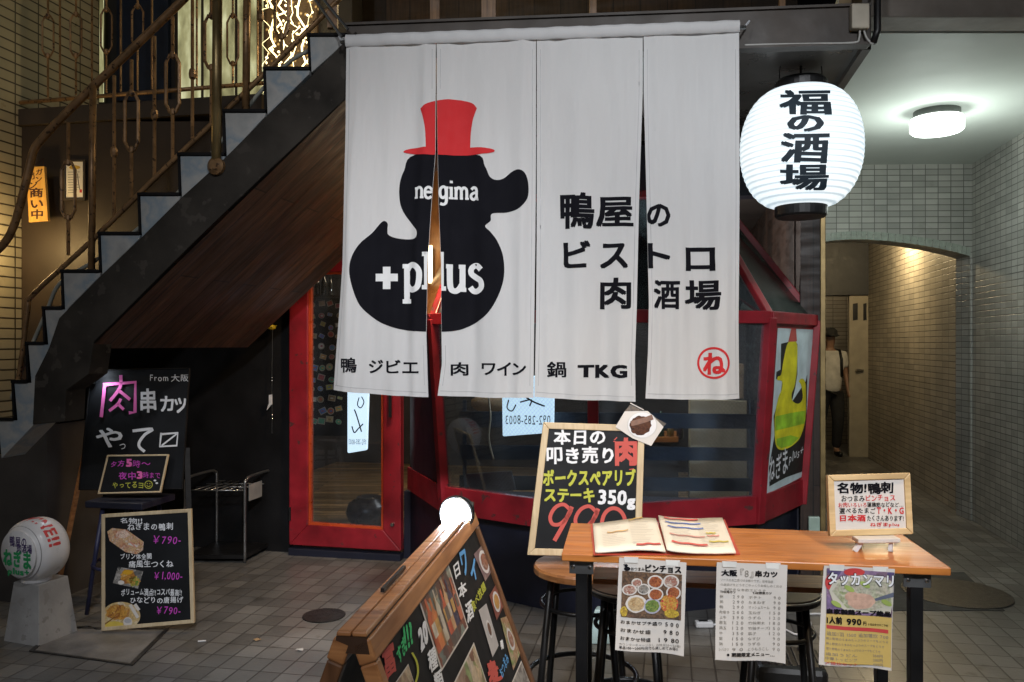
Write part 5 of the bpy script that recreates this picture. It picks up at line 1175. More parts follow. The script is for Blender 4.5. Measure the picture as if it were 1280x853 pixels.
def pm_(quad):
    P = [PE.hit(*c) for c in quad]; tw = (quad[1][0]-quad[0][0]); 
    def f(x, y, l): return PE.hit(x, y, pbow((x-quad[0][0])/tw, (y-quad[0][1])/(quad[3][1]-quad[0][1]))+.002+.0005*l)
    return f
def cell(ox, oy, k): return lambda x0, y0, x1, y1, sk=0: [(ox+x0/k, oy+y0/k), (ox+x1/k, oy+(y0+sk)/k), (ox+x1/k, oy+(y1+sk)/k), (ox+x0/k, oy+y1/k)]
q4 = [(774, 697), (858, 703), (854, 817), (769, 809)]
t, _ = poster(q4, 'white poster with a photo of small snack bowls, leftmost on the table edge'); a = Art(); c_ = cell(760, 690, 6.56)
a.poly([(760+x/6.56, 690+y/6.56) for x, y in ((118, 155), (606, 182), (596, 552), (106, 522))], food('snack table photo', [(.12, .07, .05), (.2, .12, .07), (.07, .05, .04)], 90), 1)
bw = [(236, 250, 44, 36, 'fish'), (176, 308, 62, 44, 'fish'), (292, 302, 52, 44, 'dark'), (388, 244, 66, 55, 'meat'), (516, 240, 66, 55, 'fish'), (390, 345, 64, 52, 'meat'), (536, 330, 60, 56, 'meat'), (230, 420, 86, 70, 'tan'), (362, 438, 72, 62, 'green'), (500, 420, 76, 70, 'redf'), (520, 500, 60, 34, 'yel'), (130, 480, 30, 40, 'yel')]
fm = {'fish': food('pale fish bowl', [(.55, .42, .35), (.3, .1, .07), (.6, .55, .48)], 120), 'dark': food('dark shell bowl', [(.1, .1, .1), (.35, .33, .3), (.18, .12, .08)], 120), 'meat': food('red meat bowl', [(.3, .07, .03), (.42, .15, .06), (.2, .05, .03)], 130), 'tan': food('tan stew cup', [(.5, .35, .18), (.55, .42, .25), (.4, .25, .12)], 110), 'green': food('green bean bowl', [(.12, .22, .05), (.25, .3, .08), (.08, .15, .04)], 140), 'redf': food('red relish', [(.55, .05, .06), (.5, .25, .05), (.6, .4, .1)], 110), 'yel': food('yellow petals', [(.6, .45, .06), (.5, .35, .05), (.35, .22, .05)], 120)}
for i, (x, y, rx, ry, k) in enumerate(bw):
    if k not in ('yel', 'redf'): a.ell(760+x/6.56, 690+y/6.56, rx/6.56, ry/6.56, paper if k != 'green' else mat('lilac bowl', (.4, .4, .5), .4), 2+i*.06, 24, wob=.03 if k == 'tan' else 0)
    f_ = .8 if k not in ('yel', 'redf') else 1
    a.ell(760+x/6.56, 690+y/6.56, rx*f_/6.56, ry*f_/6.56, fm[k], 3+i*.06, 20, wob=.05)
grid_cut(a, 3.5).build('snack_photo', pm_(q4), t, smooth=True)
a = Art(); a.ell(784, 711, 4, 2.6, ink, 1); a.ell(782.6, 707, 2.2, 2, ink, 1, 12); a.poly([(780.5, 704.5), (779, 706), (781, 706.6)], ink, 1)
a.text('おつまみ', None, ink, 1, .01, quad=c_(188, 124, 300, 152, 4)); a.text('ピンチョス', None, ink, 1, .05, quad=c_(306, 100, 600, 162, 12))
for i, (s1, s2) in enumerate((('おまかせプチ盛り', '500'), ('おまかせ盛', '980'), ('おまかせ特盛', '1980'))):
    y = 546+i*62; a.text(s1, None, ink, 1, .012, .08, quad=c_(104-i*2, y, 440 if i == 0 else 350, y+30, 22)); a.text(s2[0]+' '+s2[1]+' '+s2[2:], None, ink, 1, .012, .05, quad=c_(470 if i == 0 else 415 if i == 2 else 455, y+24, 578, y+58, 8))
a.text('カウンターチャージなし お味見20〜50種!', None, gi, 1, .0, quad=c_(92, 722, 590, 744, 26)); a.text('単品100〜200円!何でも楽しめてお得!!', None, ink, 1, .01, quad=c_(92, 746, 568, 770, 24))
grid_cut(a, 3.5).build('lettering', pm_(q4), t, smooth=True)
q4 = [(896, 703), (984, 706), (980, 826), (893, 821)]
t, _ = poster(q4, 'white price list poster in two columns, middle one on the table edge'); a = Art(); c_ = cell(880, 700, 6.56)
a.text('大阪', None, ink, 1, .045, quad=c_(142, 78, 272, 130, 4)); a.text('『8』', None, gi, 1, .0, quad=c_(298, 70, 404, 144, 4)); a.text('串カツ', None, ink, 1, .04, quad=c_(420, 84, 600, 138, 6))
for i in range(3): a.text(['ソースのお二度づけお断りです。是非当店', 'の串揚げをどうぞごゆっくりお楽しみくださ', 'お好きな本数でどうぞ'][i], None, gi, 1, -.008, quad=c_(136+(i == 2)*30, 150+i*38, 565+(i == 1)*70-(i == 2)*60, 172+i*38, 14))
a.text('THE肉カツ', None, ink, 1, .02, quad=c_(132, 246, 258, 268, 4)); a.text('THE野菜カツ', None, ink, 1, .02, quad=c_(398, 256, 552, 278, 4))
L1 = ['豚', '鶏', '鴨', '肉巻き', '上牛', '豚玉', '鶏玉', '牛', '豚', '鶏', 'レバカツ']; V1 = ['290', '290', '290', '200', '390', '120', '120', '350', '150', '150', '90']; L2 = ['ポテト', 'たまねぎ', 'マッシュルーム', '玉ねぎ', 'うずら', '竹輪明太', '竹輪チーズ', '茄子', 'なすび', 'うずら', 'とうもろこし']; V2 = ['90', '90', '90', '150', '120', '180', '150', '120', '90', '90', '90']
for i in range(11):
    y = 284+i*41.4; o_ = -i*1.2
    a.text(L1[i], None, gi, 1, .004, quad=c_(130+o_, y, 130+o_+min(78, 28*len(L1[i])), y+24, 2)); a.text(' '.join(V1[i]), None, gi, 1, 0, quad=c_(236+o_, y+2, 324+o_, y+26, 2))
    a.text(L2[i], None, gi, 1, .004, quad=c_(366+o_, y+6, 366+o_+min(170, 34*len(L2[i])), y+30, 3)); a.text(' '.join(V2[i]), None, gi, 1, 0, quad=c_(540+o_+(30 if len(V2[i]) < 3 else 0), y+10, 624+o_, y+34, 2))
a.text('※期間限定メニュー…', None, ink, 1, .03, quad=c_(178, 735, 570, 768, 12)); grid_cut(a, 3.5).build('lettering', pm_(q4), t, smooth=True)
q4 = [(1030, 707), (1118, 711), (1111, 835), (1021, 827)]
t, _ = poster(q4, 'yellow lower half poster with a hot pot photo, rightmost on the table edge'); K6 = lambda x, y: (1015+x/6.09, 700+y/6.09); c_ = cell(1015, 700, 6.09)
a = Art(); a.poly([K6(*p) for p in ((112, 62), (622, 92), (600, 432), (106, 400))], food('purple cloth photo', [(.10, .08, .2), (.3, .2, .35), (.15, .1, .12)], 30), 1)
a.ell(*K6(320, 92), 13, 5, mat('poster red', (.5, .05, .05), .5), 2); a.ell(*K6(130, 170), 5, 9, mat('poster red', (.5, .05, .05), .5), 2)
a.poly([K6(*p) for p in [(128, 230), (160, 165), (260, 120), (420, 110), (560, 130), (612, 170), (606, 330), (590, 400), (420, 400), (250, 380), (160, 320)]], mat('broth white', (.55, .53, .45), .4, var=.1), 3)
a.poly([K6(*p) for p in [(150, 235), (200, 170), (400, 140), (580, 170), (600, 330), (450, 385), (260, 360)]], food('chicken broth', [(.50, .50, .40), (.42, .44, .32), (.55, .5, .42), (.3, .36, .18)], 70), 4)
a.ell(*K6(370, 310), 17, 10, mat('poached chicken', (.55, .36, .28), .4, var=.2, scale=60), 5, wob=.06); a.ell(*K6(300, 275), 9, 6, mat('poached chicken', (.55, .36, .28)), 5); a.poly([K6(*p) for p in ((470, 290), (612, 240), (612, 275), (480, 308))], mat('steel ladle', (.12, .14, .2), .3), 6)
for x, y in ((180, 330), (400, 185), (280, 215), (560, 320)): a.ell(*K6(x, y), 7, 3, mat('leek green', (.3, .40, .10), .5), 6, rot=.5)
grid_cut(a, 3.5).build('hotpot_photo', pm_(q4), t, smooth=True)
a = Art(); a.poly([K6(*p) for p in ((106, 402), (600, 434), (582, 800), (78, 752))], mat('poster yellow', (.55, .40, .12), .55, var=.08), 1); a.poly([K6(*p) for p in ((104, 486), (572, 524), (572, 552), (104, 512))], mat('poster red', (.5, .05, .05), .5), 2)
grid_cut(a, 3.5).build('yellow_panel', pm_(q4), t, smooth=True)
a = Art(); a.text('タッカンマリ', None, ink, 9, .06, quad=c_(112, 82, 618, 190, 18)); a.text('タッカンマリ', None, chalk_w, 10, .03, quad=c_(118, 88, 612, 184, 18)); a.text('自家製鶏スープ絶品', None, ink, 10, .05, quad=c_(108, 360, 590, 400, 22))
a.text('1人前', None, ink, 4, .04, quad=c_(106, 420, 222, 476, 6)); a.text('990', None, ink, 4, .04, quad=c_(256, 436, 370, 486, 6)); a.text('円', None, ink, 4, .02, quad=c_(384, 462, 408, 492, 2)); a.text('お電話受付中ご予約', None, ink, 4, .0, quad=c_(420, 476, 570, 494, 8))
a.text('追加1羽 1500 追加雑炊 700', None, gi, 4, .0, quad=c_(104, 530, 570, 560, 34))
for i in range(3): a.text('鶏と野菜のうまみたっぷりのスープをどうぞ', None, gi, 4, -.008, quad=c_(96, 572+i*36, 570-i*30, 590+i*36, 36))
for i in range(3): a.text(['追加うどん', '中華トッピング', '〆雑炊セット'][i], None, gi if i < 2 else red_ink, 4, .0, quad=c_(88-i, 680+i*32, 330, 702+i*32, 20)); a.text(['350円', '200円', '450円'][i], None, gi, 4, 0, quad=c_(455-i, 706+i*32, 525, 728+i*32, 5))
grid_cut(a, 3.5).build('lettering', pm_(q4), t, smooth=True)
# stools round the table
sA = W(728, 705, 3.12); sA.z = 0
stool(sA, tan_wood, .742, .19, 'black legged wooden stool carrying the tall pork rib chalkboard', black_metal)
rim_seat = mat('black vinyl seat', (.02, .018, .018), .35, var=.3)
def rimmed(loc, label):
    t = stool(loc, rim_seat, .72, .145, label, black_metal, True); c = Vector(loc); c.z = 0
    MB().tube([c+E*(.147*math.cos(k*math.pi/20))+N*(.147*math.sin(k*math.pi/20))+UP*.712 for k in range(40)], .004, 6, True).build('metal_rim', steel, t, smooth=True)
    return t
p = W(786, 728, 2.93); p.z = 0; rimmed(p, 'round black vinyl stool with metal rim tucked under the left of the table')
p = W(972, 738, 2.86); p.z = 0; rimmed(p, 'round black vinyl stool with metal rim tucked under the middle of the table')
# chalkboard on the stool
q4 = [(679, 528), (806, 532), (801, 697), (659, 694)]; pl = leanplane(q4, 3.10, 9)
t = board('specials_chalkboard', q4, pl, .026, .02, 'pale framed chalkboard advertising pork spare rib steak, standing on a stool', 'chalkboard', wood('pale tan frame', (.48, .36, .21), (.62, .5, .32), .45, 'v', 4))
K = lambda x, y: (640+x/4.264, 500+y/4.265); KB = lambda x0, y0, x1, y1: (*K(x0, y0), *K(x1, y1))
a = Art(); big = dict(warp=.05, jit=.08)
a.text('本日の', KB(222, 158, 498, 240), chalk_w, 1, .03, **big); a.text('叩き売り', KB(184, 248, 542, 344), chalk_w, 1, .03, **big)
a.text('肉', KB(548, 200, 668, 354), chalk_r, 1, .045, warp=.04); a.text('ポークスペアリブ', KB(165, 368, 660, 462), chalk_y, 1, .04, **big); a.text('ステーキ', KB(172, 470, 440, 548), chalk_y, 1, .04, **big)
a.text('350', KB(458, 478, 612, 562), chalk_w, 1, .035, .15, .05); a.text('g', KB(612, 525, 658, 588), chalk_w, 1, .05)
nine = lambda ox, oy, s_: (a.stroke([K(ox+x*s_, oy+y*s_) for x, y in ((118, 30), (80, -4), (35, 12), (8, 60), (20, 100), (60, 100), (100, 62), (120, 25))], 4.6, chalk_r, 1), a.stroke([K(ox+x*s_, oy+y*s_) for x, y in ((124, 8), (80, 100), (30, 190))], 5.2, chalk_r, 1))
nine(196, 562, 1); nine(330, 572, 1.05); a.stroke([K(480+62*math.cos(k*.42)+62, 660+82*math.sin(k*.42)) for k in range(16)], 4.8, chalk_r, 1)
for p_, q_ in (((545, 215), (560, 200)), ((540, 222), (552, 222)), ((625, 372), (650, 368))): a.stroke([K(*p_), K(*q_)], 1.2, chalk_r, 1, sm=False)
a.build('lettering', on(pl, -.0012), t)
a = Art(); a.poly([K(*p) for p in ((630, 25), (822, 128), (790, 155), (600, 62))], food('dark table photo', [(.08, .05, .03), (.14, .09, .05), (.04, .03, .02)], 60), 1); a.poly([K(*p) for p in ((550, 145), (600, 62), (722, 60), (806, 145), (740, 246), (640, 205))], paper, 2)
a.ell(*K(692, 135), 19, 17, mat('plate shade', (.55, .54, .52), .35), 3, 36); a.ell(*K(692, 135), 17.6, 15.6, white_plastic, 4, 36); a.ell(*K(682, 138), 13.6, 12, food('brown sauce', [(.06, .022, .012), (.12, .045, .02), (.04, .015, .01)], 80, .2), 5, 30, wob=.07)
a.stroke([K(632, 128), K(700, 110), K(748, 92)], 6.5, mat('glazed rib', (.16, .07, .035), .35, var=.3, scale=60), 6); a.stroke([K(628, 18), K(700, 55)], 1.1, paper, 6, sm=False)
a.build('rib_photo', on(pl, .006), t)
# things on the ground under the table
t = thing('plastic_stand', G(755, 806), 'pale blue plastic stand on the ground between the stool legs', 'stand')
b_ = [G(737, 806), G(776, 806)]; b4 = [b_[0], b_[1], b_[1]+Vector((.03, .16, 0)), b_[0]+Vector((.03, .16, 0))]; cc = sum(b4, Vector())/4
mb = MB(); mb.hexa(b4, [cc+(p-cc)*Vector((.62, .35, 0)) + UP*.16 if False else Vector((cc.x+(p.x-cc.x)*.7, cc.y+(p.y-cc.y)*.4, .17)) for p in b4]); mb.build('body', mat('pale blue plastic', (.36, .5, .52), .4, var=.08), t, bevel=.008)
mb = MB(); mb.lathe([(.03, .17), (.03, .2), (.024, .205)], Vector((cc.x, cc.y, 0)), UP, 14); mb.build('cap', white_plastic, t)
t = thing('power_socket', G(880, 784), 'white extension socket and cable lying on the pavers under the table', 'extension socket')
c = G(880, 784); mb = MB(); mb.box(c+UP*.018, (.1, .045, .034)); mb.build('socket', white_plastic, t, bevel=.008)
mb = MB(); mb.box(c+UP*.0365+Vector((-.005, 0, 0)), (.05, .024, .002)); mb.build('plug_face', black_metal, t)
mb = MB(); mb.tube(smooth_pts([G(x, y)+UP*.008 for x, y in ((891, 783), (915, 780), (945, 779), (968, 784), (984, 790), (996, 795), (1010, 788), (1013, 780), (1005, 776), (1006, 771), (1020, 769), (1050, 770), (1085, 765), (1110, 740))], 4), .006, 6); mb.build('cable', white_plastic, t, smooth=True)
t = thing('plastic_crate', G(985, 846), 'black plastic crate on the ground under the middle poster', 'crate')
c = G(985, 846); mb = MB(); mb.box(c+UP*.05, (.32, .3, .1), (E, N, UP)); mb.build('body', black_metal, t, bevel=.03)
mb = MB()
for i in range(9): mb.bar(c+E*(-.13+i*.0325)-N*.12+UP*.102, c+E*(-.13+i*.0325)+N*.12+UP*.102, .008, .008)
mb.build('grille', mat('black grille', (.03, .03, .032), .4), t)

# ------------------------------------------------------------------ A-board in the foreground
AH = 1.2; AP = Plane((0, 0, AH), (0, 0, 1))
r0, r1 = AP.hit(439, 799), AP.hit(581, 640); ru = (r1-r0).normalized(); rp = Vector((ru.y, -ru.x, 0)); splay = .37
if rp.x < 0: rp = -rp
FN = (rp*AH+UP*splay*AH).normalized(); ABP = Plane(r0+rp*.021, FN); dwn = (rp*splay-UP).normalized()
ab = thing('sandwich_board', Vector(((r0+r1).x/2, (r0+r1).y/2, 0)), 'wooden sandwich board of food photos in the foreground with a glaring lamp', 'sandwich board')
LL = (r1-r0).length; FL_ = AH/abs(dwn.z)
def fpt(u, v, off=0, side=1):    # u along the ridge, v down the face
    d2 = (rp*side*splay-UP).normalized(); n2 = (rp*side*AH+UP*splay*AH).normalized(); return r0+rp*side*.021+ru*u+d2*v+n2*off
for side in (1, -1):
    n2 = (rp*side*AH+UP*splay*AH).normalized(); qf = lambda u0, v0, u1, v1: [fpt(u0, v0, 0, side), fpt(u1, v0, 0, side), fpt(u1, v1, 0, side), fpt(u0, v1, 0, side)]
    mb = MB(); mb.slab(qf(0, 0, LL, .032), n2, -.022, .004); fr = mb.build('top_rail', tan_wood, ab, bevel=.003)
    for u0 in (0, LL-.022):
        mb = MB(); mb.slab(qf(u0, .0325, u0+.022, FL_), n2, -.022, .002); mb.build('leg', tan_wood if side > 0 and u0 == 0 else wood('dark varnished wood', (.10, .045, .02), (.2, .09, .04), .4, 'v', 4), ab, bevel=.003)
    mb = MB(); mb.slab(qf(.0225, FL_-.25, LL-.0225, FL_-.205), n2, -.02, .0); mb.build('bottom_rail', tan_wood, ab)
    mb = MB(); mb.slab(qf(.0225, .0325, LL-.0225, FL_-.251), n2, -.014, -.006); mb.build('board_face', black_board, ab)
for s0, s1 in ((-1, -.04), (.04, 1)):
    pr_ = [(.020*s0, .010), (.020*s1, .010), (.022*s1 if abs(s1) == 1 else .020*s1, .003), (.022*s0 if abs(s0) == 1 else .020*s0, .003)]
    mb = MB(); mb.hexa([r0+rp*x+UP*z_ for x, z_ in pr_], [r1+rp*x+UP*z_ for x, z_ in pr_]); mb.build('ridge_cap', tan_wood, ab, bevel=.002)
mb = MB(); mb.hexa([r0+rp*x+UP*z_ for x, z_ in ((-.021, .0028), (.021, .0028), (.026, -.02), (-.026, -.02))], [r1+rp*x+UP*z_ for x, z_ in ((-.021, .0028), (.021, .0028), (.026, -.02), (-.026, -.02))]); mb.build('ridge_core', mat('dark oiled wood', (.05, .022, .01), .5), ab)
mb = MB(); p = r0+ru*.16-rp*.004+UP*.017; mb.bar(p, p+ru*.13, .006, .006); mb.build('ridge_groove', black_metal, ab)
Q = lambda *pts: [(410+x/4.0, 640+y/4.0) for x, y in pts]
fo = on(ABP, -.0045, .0006)
def clip_face(a):    # trim the prints to the black face between the frame stiles
    bm = bmesh.new(); vv = [bm.verts.new(tuple(fo(x, y, l))) for x, y, l in a.v]; ab_v = []
    for f, m in zip(a.f, a.m):
        try: bm.faces.new([vv[i] for i in f]).material_index = m
        except ValueError: pass
    for co, no in ((fpt(.0235, 0), -ru), (fpt(LL-.0235, 0), ru), (fpt(0, .034), -dwn), (fpt(0, FL_-.255), dwn)):
        bmesh.ops.bisect_plane(bm, geom=bm.verts[:]+bm.edges[:]+bm.faces[:], plane_co=co, plane_no=no, clear_outer=True)
    bm.verts.index_update(); P_ = [v.co.copy() for v in bm.verts]
    class _B:
        def build(s, name, fn, parent):
            fs2 = []
            for f in bm.faces:
                t_ = tuple(v.index for v in f.verts); n_ = (P_[t_[1]]-P_[t_[0]]).cross(P_[t_[2]]-P_[t_[0]]); fs2.append(t_ if n_.dot(FN) > 0 else tuple(reversed(t_)))
            ms = [f.material_index for f in bm.faces]; bm.free()
            return link_mesh(name, P_, fs2, a.mats, parent, ms)
    return _B()
def photo(quad, m, deco=None, name='food_photo', border=True):
    a = Art(); q_ = Q(*quad); c = (sum(p[0] for p in q_)/4, sum(p[1] for p in q_)/4)
    if border: a.poly(q_, paper, 0); q_ = [(c[0]+(x-c[0])*.94, c[1]+(y-c[1])*.94) for x, y in q_]
    a.poly(q_, m, 1)
    if deco: deco(a, q_)
    clip_face(a).build(name, fo, ab)
def bil(q_, u, v): return ((q_[0][0]*(1-u)+q_[1][0]*u)*(1-v)+(q_[3][0]*(1-u)+q_[2][0]*u)*v, (q_[0][1]*(1-u)+q_[1][1]*u)*(1-v)+(q_[3][1]*(1-u)+q_[2][1]*u)*v)
def bottles(a, q_):
    cs = [((.45, .10, .04), .02, .2), ((.55, .18, .06), .14, .2), ((.3, .16, .06), .28, .14), ((.5, .45, .36), .33, .12), ((.10, .07, .07), .46, .13), ((.48, .1, .05), .5, .16), ((.5, .3, .16), .62, .1), ((.05, .045, .09), .72, .14), ((.45, .14, .08), .87, .11)]
    for i, (c, u, wd) in enumerate(cs):
        m = mat('bottle print %d' % i, c, .4, var=.3, scale=30); t0 = .06+.05*(i % 3); a.poly([bil(q_, u+wd*a_, b_) for a_, b_ in ((.36, t0), (.64, t0), (.66, t0+.17), (1, t0+.27), (1, .8), (.9, .82), (.1, .82), (0, .8), (0, t0+.27), (.34, t0+.17))], m, 2+i*.1)
        a.poly([bil(q_, u+wd*.2, .42), bil(q_, u+wd*.8, .42), bil(q_, u+wd*.8, .62), bil(q_, u+wd*.2, .62)], mat('label print %d' % (i % 3), [(.55, .5, .42), (.5, .3, .1), (.15, .12, .1)][i % 3], .5, var=.3, scale=60), 3+i*.1)
photo(((462, 428), (610, 250), (712, 575), (580, 795)), food('bar shelf photo', [(.25, .08, .04), (.1, .06, .05), (.2, .3, .28), (.4, .3, .2)], 40), bottles, 'bottle_photo')
plate = lambda m, rx=.36, ry=.40: (lambda a, q_: (a.poly([bil(q_, .5+rx*math.cos(t*.2617), .5+ry*math.sin(t*.2617)) for t in range(24)], white_plastic, 2), a.poly([bil(q_, .5+rx*.72*math.cos(t*.2617), .5+ry*.72*math.sin(t*.2617)) for t in range(24)], m, 3)))
meat_f = food('grilled meat', [(.28, .08, .05), (.4, .18, .1), (.15, .05, .03), (.5, .35, .3)], 90); salad = food('leafy salad', [(.15, .3, .08), (.4, .2, .12), (.5, .45, .3)], 80)
photo(((737, 210), (790, 150), (832, 285), (795, 345)), food('dusky table', [(.2, .13, .15), (.28, .2, .18)], 30), plate(meat_f), border=False)
photo(((815, 415), (847, 360), (885, 470), (852, 540)), food('red table', [(.3, .1, .07), (.2, .06, .05)], 30), plate(food('yellow stew', [(.55, .35, .1), (.5, .25, .08)], 70)), border=False)
photo(((762, 490), (800, 455), (862, 665), (832, 725)), mat('grey plate photo', (.45, .44, .45), .4, var=.15, scale=12), plate(food('dark seared meat', [(.1, .05, .03), (.2, .1, .06)], 80), .22, .2), border=False)
photo(((870, 530), (900, 520), (975, 690), (935, 790)), salad, plate(meat_f, .3, .25), border=False)
photo(((640, 853), (740, 648), (830, 930), (740, 1100)), food('tempura photo', [(.5, .34, .16), (.55, .48, .38), (.22, .1, .06), (.2, .3, .12), (.6, .45, .2)], 34))
photo(((330, 880), (415, 755), (470, 930), (390, 1050)), food('noodle photo', [(.45, .25, .1), (.55, .45, .3), (.2, .08, .05)], 50))
photo(((920, 870), (975, 740), (1060, 960), (1010, 1080)), food('grey dish photo', [(.2, .2, .2), (.4, .38, .35), (.1, .08, .08)], 50))
a = Art(); tq = lambda s_, quad, m, b=.03, **k: a.text(s_, None, m, 1, b, quad=Q(*quad), **k)
tq('富', ((275, 670), (335, 635), (358, 790), (300, 850)), chalk_r, .035, warp=.04); tq('豊', ((225, 730), (275, 700), (300, 870), (250, 930)), chalk_r, .035, warp=.04)
tq('すぎ', ((348, 690), (395, 590), (402, 700), (372, 760)), chalk_g, .03, warp=.05); tq('!!?', ((385, 570), (425, 540), (440, 650), (400, 700)), chalk_g, .04)
tq('20', ((458, 590), (498, 525), (515, 645), (478, 705)), chalk_w, .06); tq('種', ((505, 700), (545, 660), (562, 770), (522, 810)), chalk_w, .03); tq('類', ((535, 812), (575, 775), (600, 880), (560, 930)), chalk_w, .03)
tq('日', ((634, 268), (660, 240), (672, 310), (648, 335)), chalk_w, .03); tq('本', ((655, 365), (695, 335), (706, 405), (668, 440)), chalk_w, .03); tq('酒', ((692, 460), (725, 430), (740, 520), (708, 560)), chalk_w, .03)
tq('ワ', ((663, 200), (692, 178), (712, 290), (690, 330)), chalk_b, .04); tq('イ', ((708, 255), (742, 225), (758, 320), (735, 360)), chalk_b, .04)
tq('食べ放題', ((718, 455), (785, 340), (800, 385), (738, 505)), chalk_y, .02, jit=.2); tq('麦', ((800, 745), (840, 730), (885, 830), (820, 890)), chalk_r, .05); tq('おつまみ', ((862, 790), (895, 690), (915, 745), (882, 830)), chalk_b, .02, jit=.2)
a.stroke([(410+x/4, 640+y/4) for x, y in ((432, 700), (455, 745), (462, 800), (450, 850))], 2.4, chalk_y, 1); tq('鴨', ((868, 640), (882, 632), (888, 680), (874, 690)), chalk_w, .03)
clip_face(a).build('lettering', fo, ab)
# glaring lamp clipped on the far end of the ridge
t = thing('led_floodlight', r1-ru*.06+UP*.018, 'dazzling white clip floodlight on the far end of the sandwich board ridge', 'lamp')
hc = W(570, 643, 1.83); ld = (Vector((-.35, -1.0, -.12))).normalized()
MB().lathe([(.012, -.05), (.03, -.035), (.040, -.004), (.040, .002), (.036, .003)], hc, ld, 28).build('lamp_head', black_metal, t)
MB().lathe([(.034, .0), (.034, .008), (.029, .02), (.018, .029), (.002, .033)], hc, ld, 28).build('led_lens', emit('led floodlight', (.76, .87, 1), 130), t, smooth=True)
MB().tube([hc+(ld.cross(UP).normalized()*math.cos(k*.2618)+ld.cross(ld.cross(UP)).normalized()*math.sin(k*.2618))*.0385 for k in range(24)], .004, 6, True).build('bezel', steel, t, smooth=True)
for k in range(5): MB().lathe([(.030-.002*k, -.010-.007*k), (.041-.003*k, -.010-.007*k), (.041-.003*k, -.013-.007*k), (.030-.002*k, -.013-.007*k)], hc, ld, 20, cap=False).build('cooling_fin', black_metal, t)
mb = MB(); mb.tube([hc-ld*.04, hc-ld*.05-UP*.02, r1-ru*.03+UP*.02], .006, 6); mb.box(r1-ru*.03+UP*.017, (.03, .05, .02), (ru, rp, UP)); mb.build('clip', black_metal, t)

# ------------------------------------------------------------------ covers in the paving
grate = mat('worn iron cover', (.045, .043, .042), .42, .5, var=.4, scale=20, bump=.5, bscale=120)
c = G(405, 770); mb = MB(); mb.lathe([(.125, .001), (.125, .005), (.118, .006)], c, UP, 28)
o = mb.build('drain_cover', grate); props(o, 'small round dark iron drain cover in the pavers left of the sandwich board', 'drain cover')
t = thing('manhole_cover', G(1195, 742), 'large round dark manhole cover with tarred surround right of the table', 'manhole cover')
c = G(1195, 742); mb = MB(); mb.lathe([(.32, .005), (.32, .008), (.31, .009)], c, UP, 40); mb.build('lid', grate, t)
mb = MB(); mb.slab([G(1090, 718), G(1205, 716), G(1256, 764), G(1110, 764)], UP, .001, .004); mb.build('surround', mat('dark asphalt patch', (.05, .05, .048), .8, var=.3, scale=12, bump=.4, bscale=120), t)
t = thing('access_cover', G(130, 805), 'low square metal access cover in the pavers below the framed menu', 'access cover')
b4 = [G(72, 785), G(212, 787), G(166, 833), G(36, 815)]; ctr = sum(b4, Vector())/4
mb = MB(); mb.ring(b4, [p+(ctr-p)*.08 for p in b4], UP, .001, .007); mb.build('rim', grate, t, bevel=.002)
mb = MB(); mb.slab([p+(ctr-p)*.085 for p in b4], UP, .001, .004); mb.build('lid', mat('worn plate', (.15, .145, .14), .5, .0, var=.4, scale=6, bump=.3), t)

for i, (x, y, m, lb) in enumerate(((375, 814, paper, 'small crumpled scrap of white paper on the pavers left of the sandwich board'), (322, 801, kraft, 'tiny brown dry leaf on the pavers between framed menu and sandwich board'), (252, 803, white_plastic, 'cigarette end on the pavers right of the square access cover'))):
    c = G(x, y); mb = MB()
    if i == 2: mb.tube([c+Vector((-.02, 0, .005)), c+Vector((.02, .008, .005))], .004, 6)
    else:
        n_ = 7; ring = [c+Vector((.022*math.cos(k*.9)*random.uniform(.6, 1.2), .02*math.sin(k*.9)*random.uniform(.6, 1.2), random.uniform(.002, .012))) for k in range(n_)]
        mb.add(ring+[c+UP*.014, c+UP*.001], [(k, (k+1) % n_, n_) for k in range(n_)]+[((k+1) % n_, k, n_+1) for k in range(n_)])
    props(mb.build(['paper_scrap', 'dry_leaf', 'cigarette_end'][i], m, None), lb, ['litter', 'leaf', 'litter'][i])

# ------------------------------------------------------------------ person in the passage
def skin(name, nodes, edges, m, parent, sub=2):
    me = bpy.data.meshes.new(name); org = ORG[parent.name]; me.from_pydata([Vector(p)-org for p, r in nodes], edges, [])
    o = bpy.data.objects.new(name, me); COL.objects.link(o); sk = o.modifiers.new('skin', 'SKIN'); sk.use_smooth_shade = True
    for i, (p, r) in enumerate(nodes): me.skin_vertices[0].data[i].radius = (r, r) if not isinstance(r, tuple) else r
    me.skin_vertices[0].data[0].use_root = True
    ss = o.modifiers.new('sub', 'SUBSURF'); ss.levels = ss.render_levels = sub
    bpy.context.view_layer.update(); dg = bpy.context.evaluated_depsgraph_get(); m2 = bpy.data.meshes.new_from_object(o.evaluated_get(dg)); bpy.data.objects.remove(o)
    m2.materials.clear(); m2.materials.append(m); o = bpy.data.objects.new(name, m2); COL.objects.link(o); o.parent = parent; ORG[o.name] = org
    for p in m2.polygons: p.use_smooth = True
    return o
pb = G(1037, 570); PX, PY = pb.x, pb.y
t = thing('person', pb, 'person in white t-shirt, dark trousers and cap walking up the passage', 'person')
V = lambda x, y, z: Vector((PX+x, PY+y, z))
sk_ = mat('skin', (.30, .17, .11), .5, var=.05)
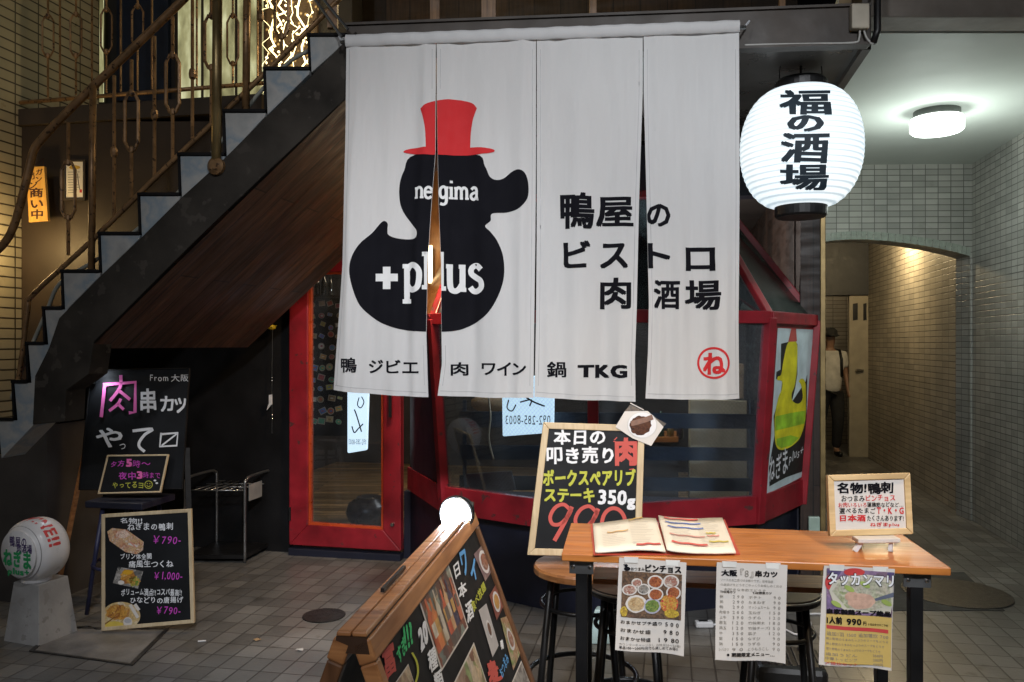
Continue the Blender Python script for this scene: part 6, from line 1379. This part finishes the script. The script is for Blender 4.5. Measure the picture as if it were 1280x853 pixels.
skin('body', [(V(0, 0, .98), (.12, .09)), (V(0, 0, 1.2), (.12, .09)), (V(0, 0, 1.42), (.14, .085)), (V(0, -.01, 1.54), .05), (V(0, -.02, 1.61), .065), (V(0, -.03, 1.70), (.075, .09)), (V(0, -.02, 1.775), .06),
   (V(.19, 0, 1.44), .052), (V(.24, .02, 1.18), .042), (V(.245, -.06, .93), .032), (V(.245, -.09, .83), (.035, .02)), (V(-.19, 0, 1.44), .052), (V(-.24, .02, 1.18), .042), (V(-.24, -.06, .93), .032), (V(-.24, -.09, .83), (.035, .02)),
   (V(.10, 0, .90), .09), (V(.10, -.06, .50), .062), (V(.10, .02, .09), .045), (V(.10, -.10, .04), .04), (V(-.10, 0, .90), .09), (V(-.10, .08, .50), .062), (V(-.10, .16, .09), .045), (V(-.10, .04, .04), .04)],
   [(0, 1), (1, 2), (2, 3), (3, 4), (4, 5), (5, 6), (2, 7), (7, 8), (8, 9), (9, 10), (2, 11), (11, 12), (12, 13), (13, 14), (0, 15), (15, 16), (16, 17), (17, 18), (0, 19), (19, 20), (20, 21), (21, 22)], sk_, t)
skin('t_shirt', [(V(0, 0, .82), (.19, .14)), (V(0, 0, 1.12), (.17, .13)), (V(0, 0, 1.40), (.175, .11)), (V(0, 0, 1.5), .085), (V(.19, 0, 1.44), .08), (V(.225, .01, 1.25), .078), (V(-.19, 0, 1.44), .08), (V(-.225, .01, 1.25), .078)], [(0, 1), (1, 2), (2, 3), (2, 4), (4, 5), (2, 6), (6, 7)], mat('white cotton', (.62, .60, .55), .85), t)
skin('trousers', [(V(0, 0, 1.06), (.17, .12)), (V(.10, 0, .86), .12), (V(.10, -.06, .50), .085), (V(.10, .02, .1), .065), (V(-.10, 0, .86), .12), (V(-.10, .08, .50), .085), (V(-.10, .16, .1), .065)], [(0, 1), (1, 2), (2, 3), (0, 4), (4, 5), (5, 6)], mat('dark trousers', (.02, .02, .022), .8), t)
for s_, yy in ((1, 0), (-1, .14)): skin('shoe', [(V(.10*s_, yy+.03, .05), .05), (V(.10*s_, yy-.08, .04), .045), (V(.10*s_, yy-.17, .035), .035)], [(0, 1), (1, 2)], black_metal, t)
MB().lathe([(.098, 1.70), (.102, 1.73), (.095, 1.79), (.06, 1.825), (.005, 1.835)], V(0, -.02, 0), UP, 20).build('cap', mat('dark cap', (.02, .02, .02), .8), t, smooth=True)
MB().slab([V(-.08, -.09, 1.725), V(.08, -.09, 1.725), V(.06, -.2, 1.71), V(-.06, -.2, 1.71)], UP, 0, .01).build('cap_brim', mat('dark cap', (.02, .02, .02)), t)
mb = MB()
for s_ in (1, -1): mb.tube([V(.11*s_, .08, 1.52), V(.115*s_, -.06, 1.51), V(.12*s_, -.125, 1.38), V(.13*s_, -.11, 1.15), V(.15*s_, .06, 1.05)], .02, 6)
mb.build('backpack_strap', black_metal, t, smooth=True)
mb = MB(); mb.box(V(0, .2, 1.25), (.3, .16, .44)); mb.build('backpack', mat('dark backpack', (.025, .025, .028), .8), t, bevel=.05)
bpy.data.objects.remove(_to)
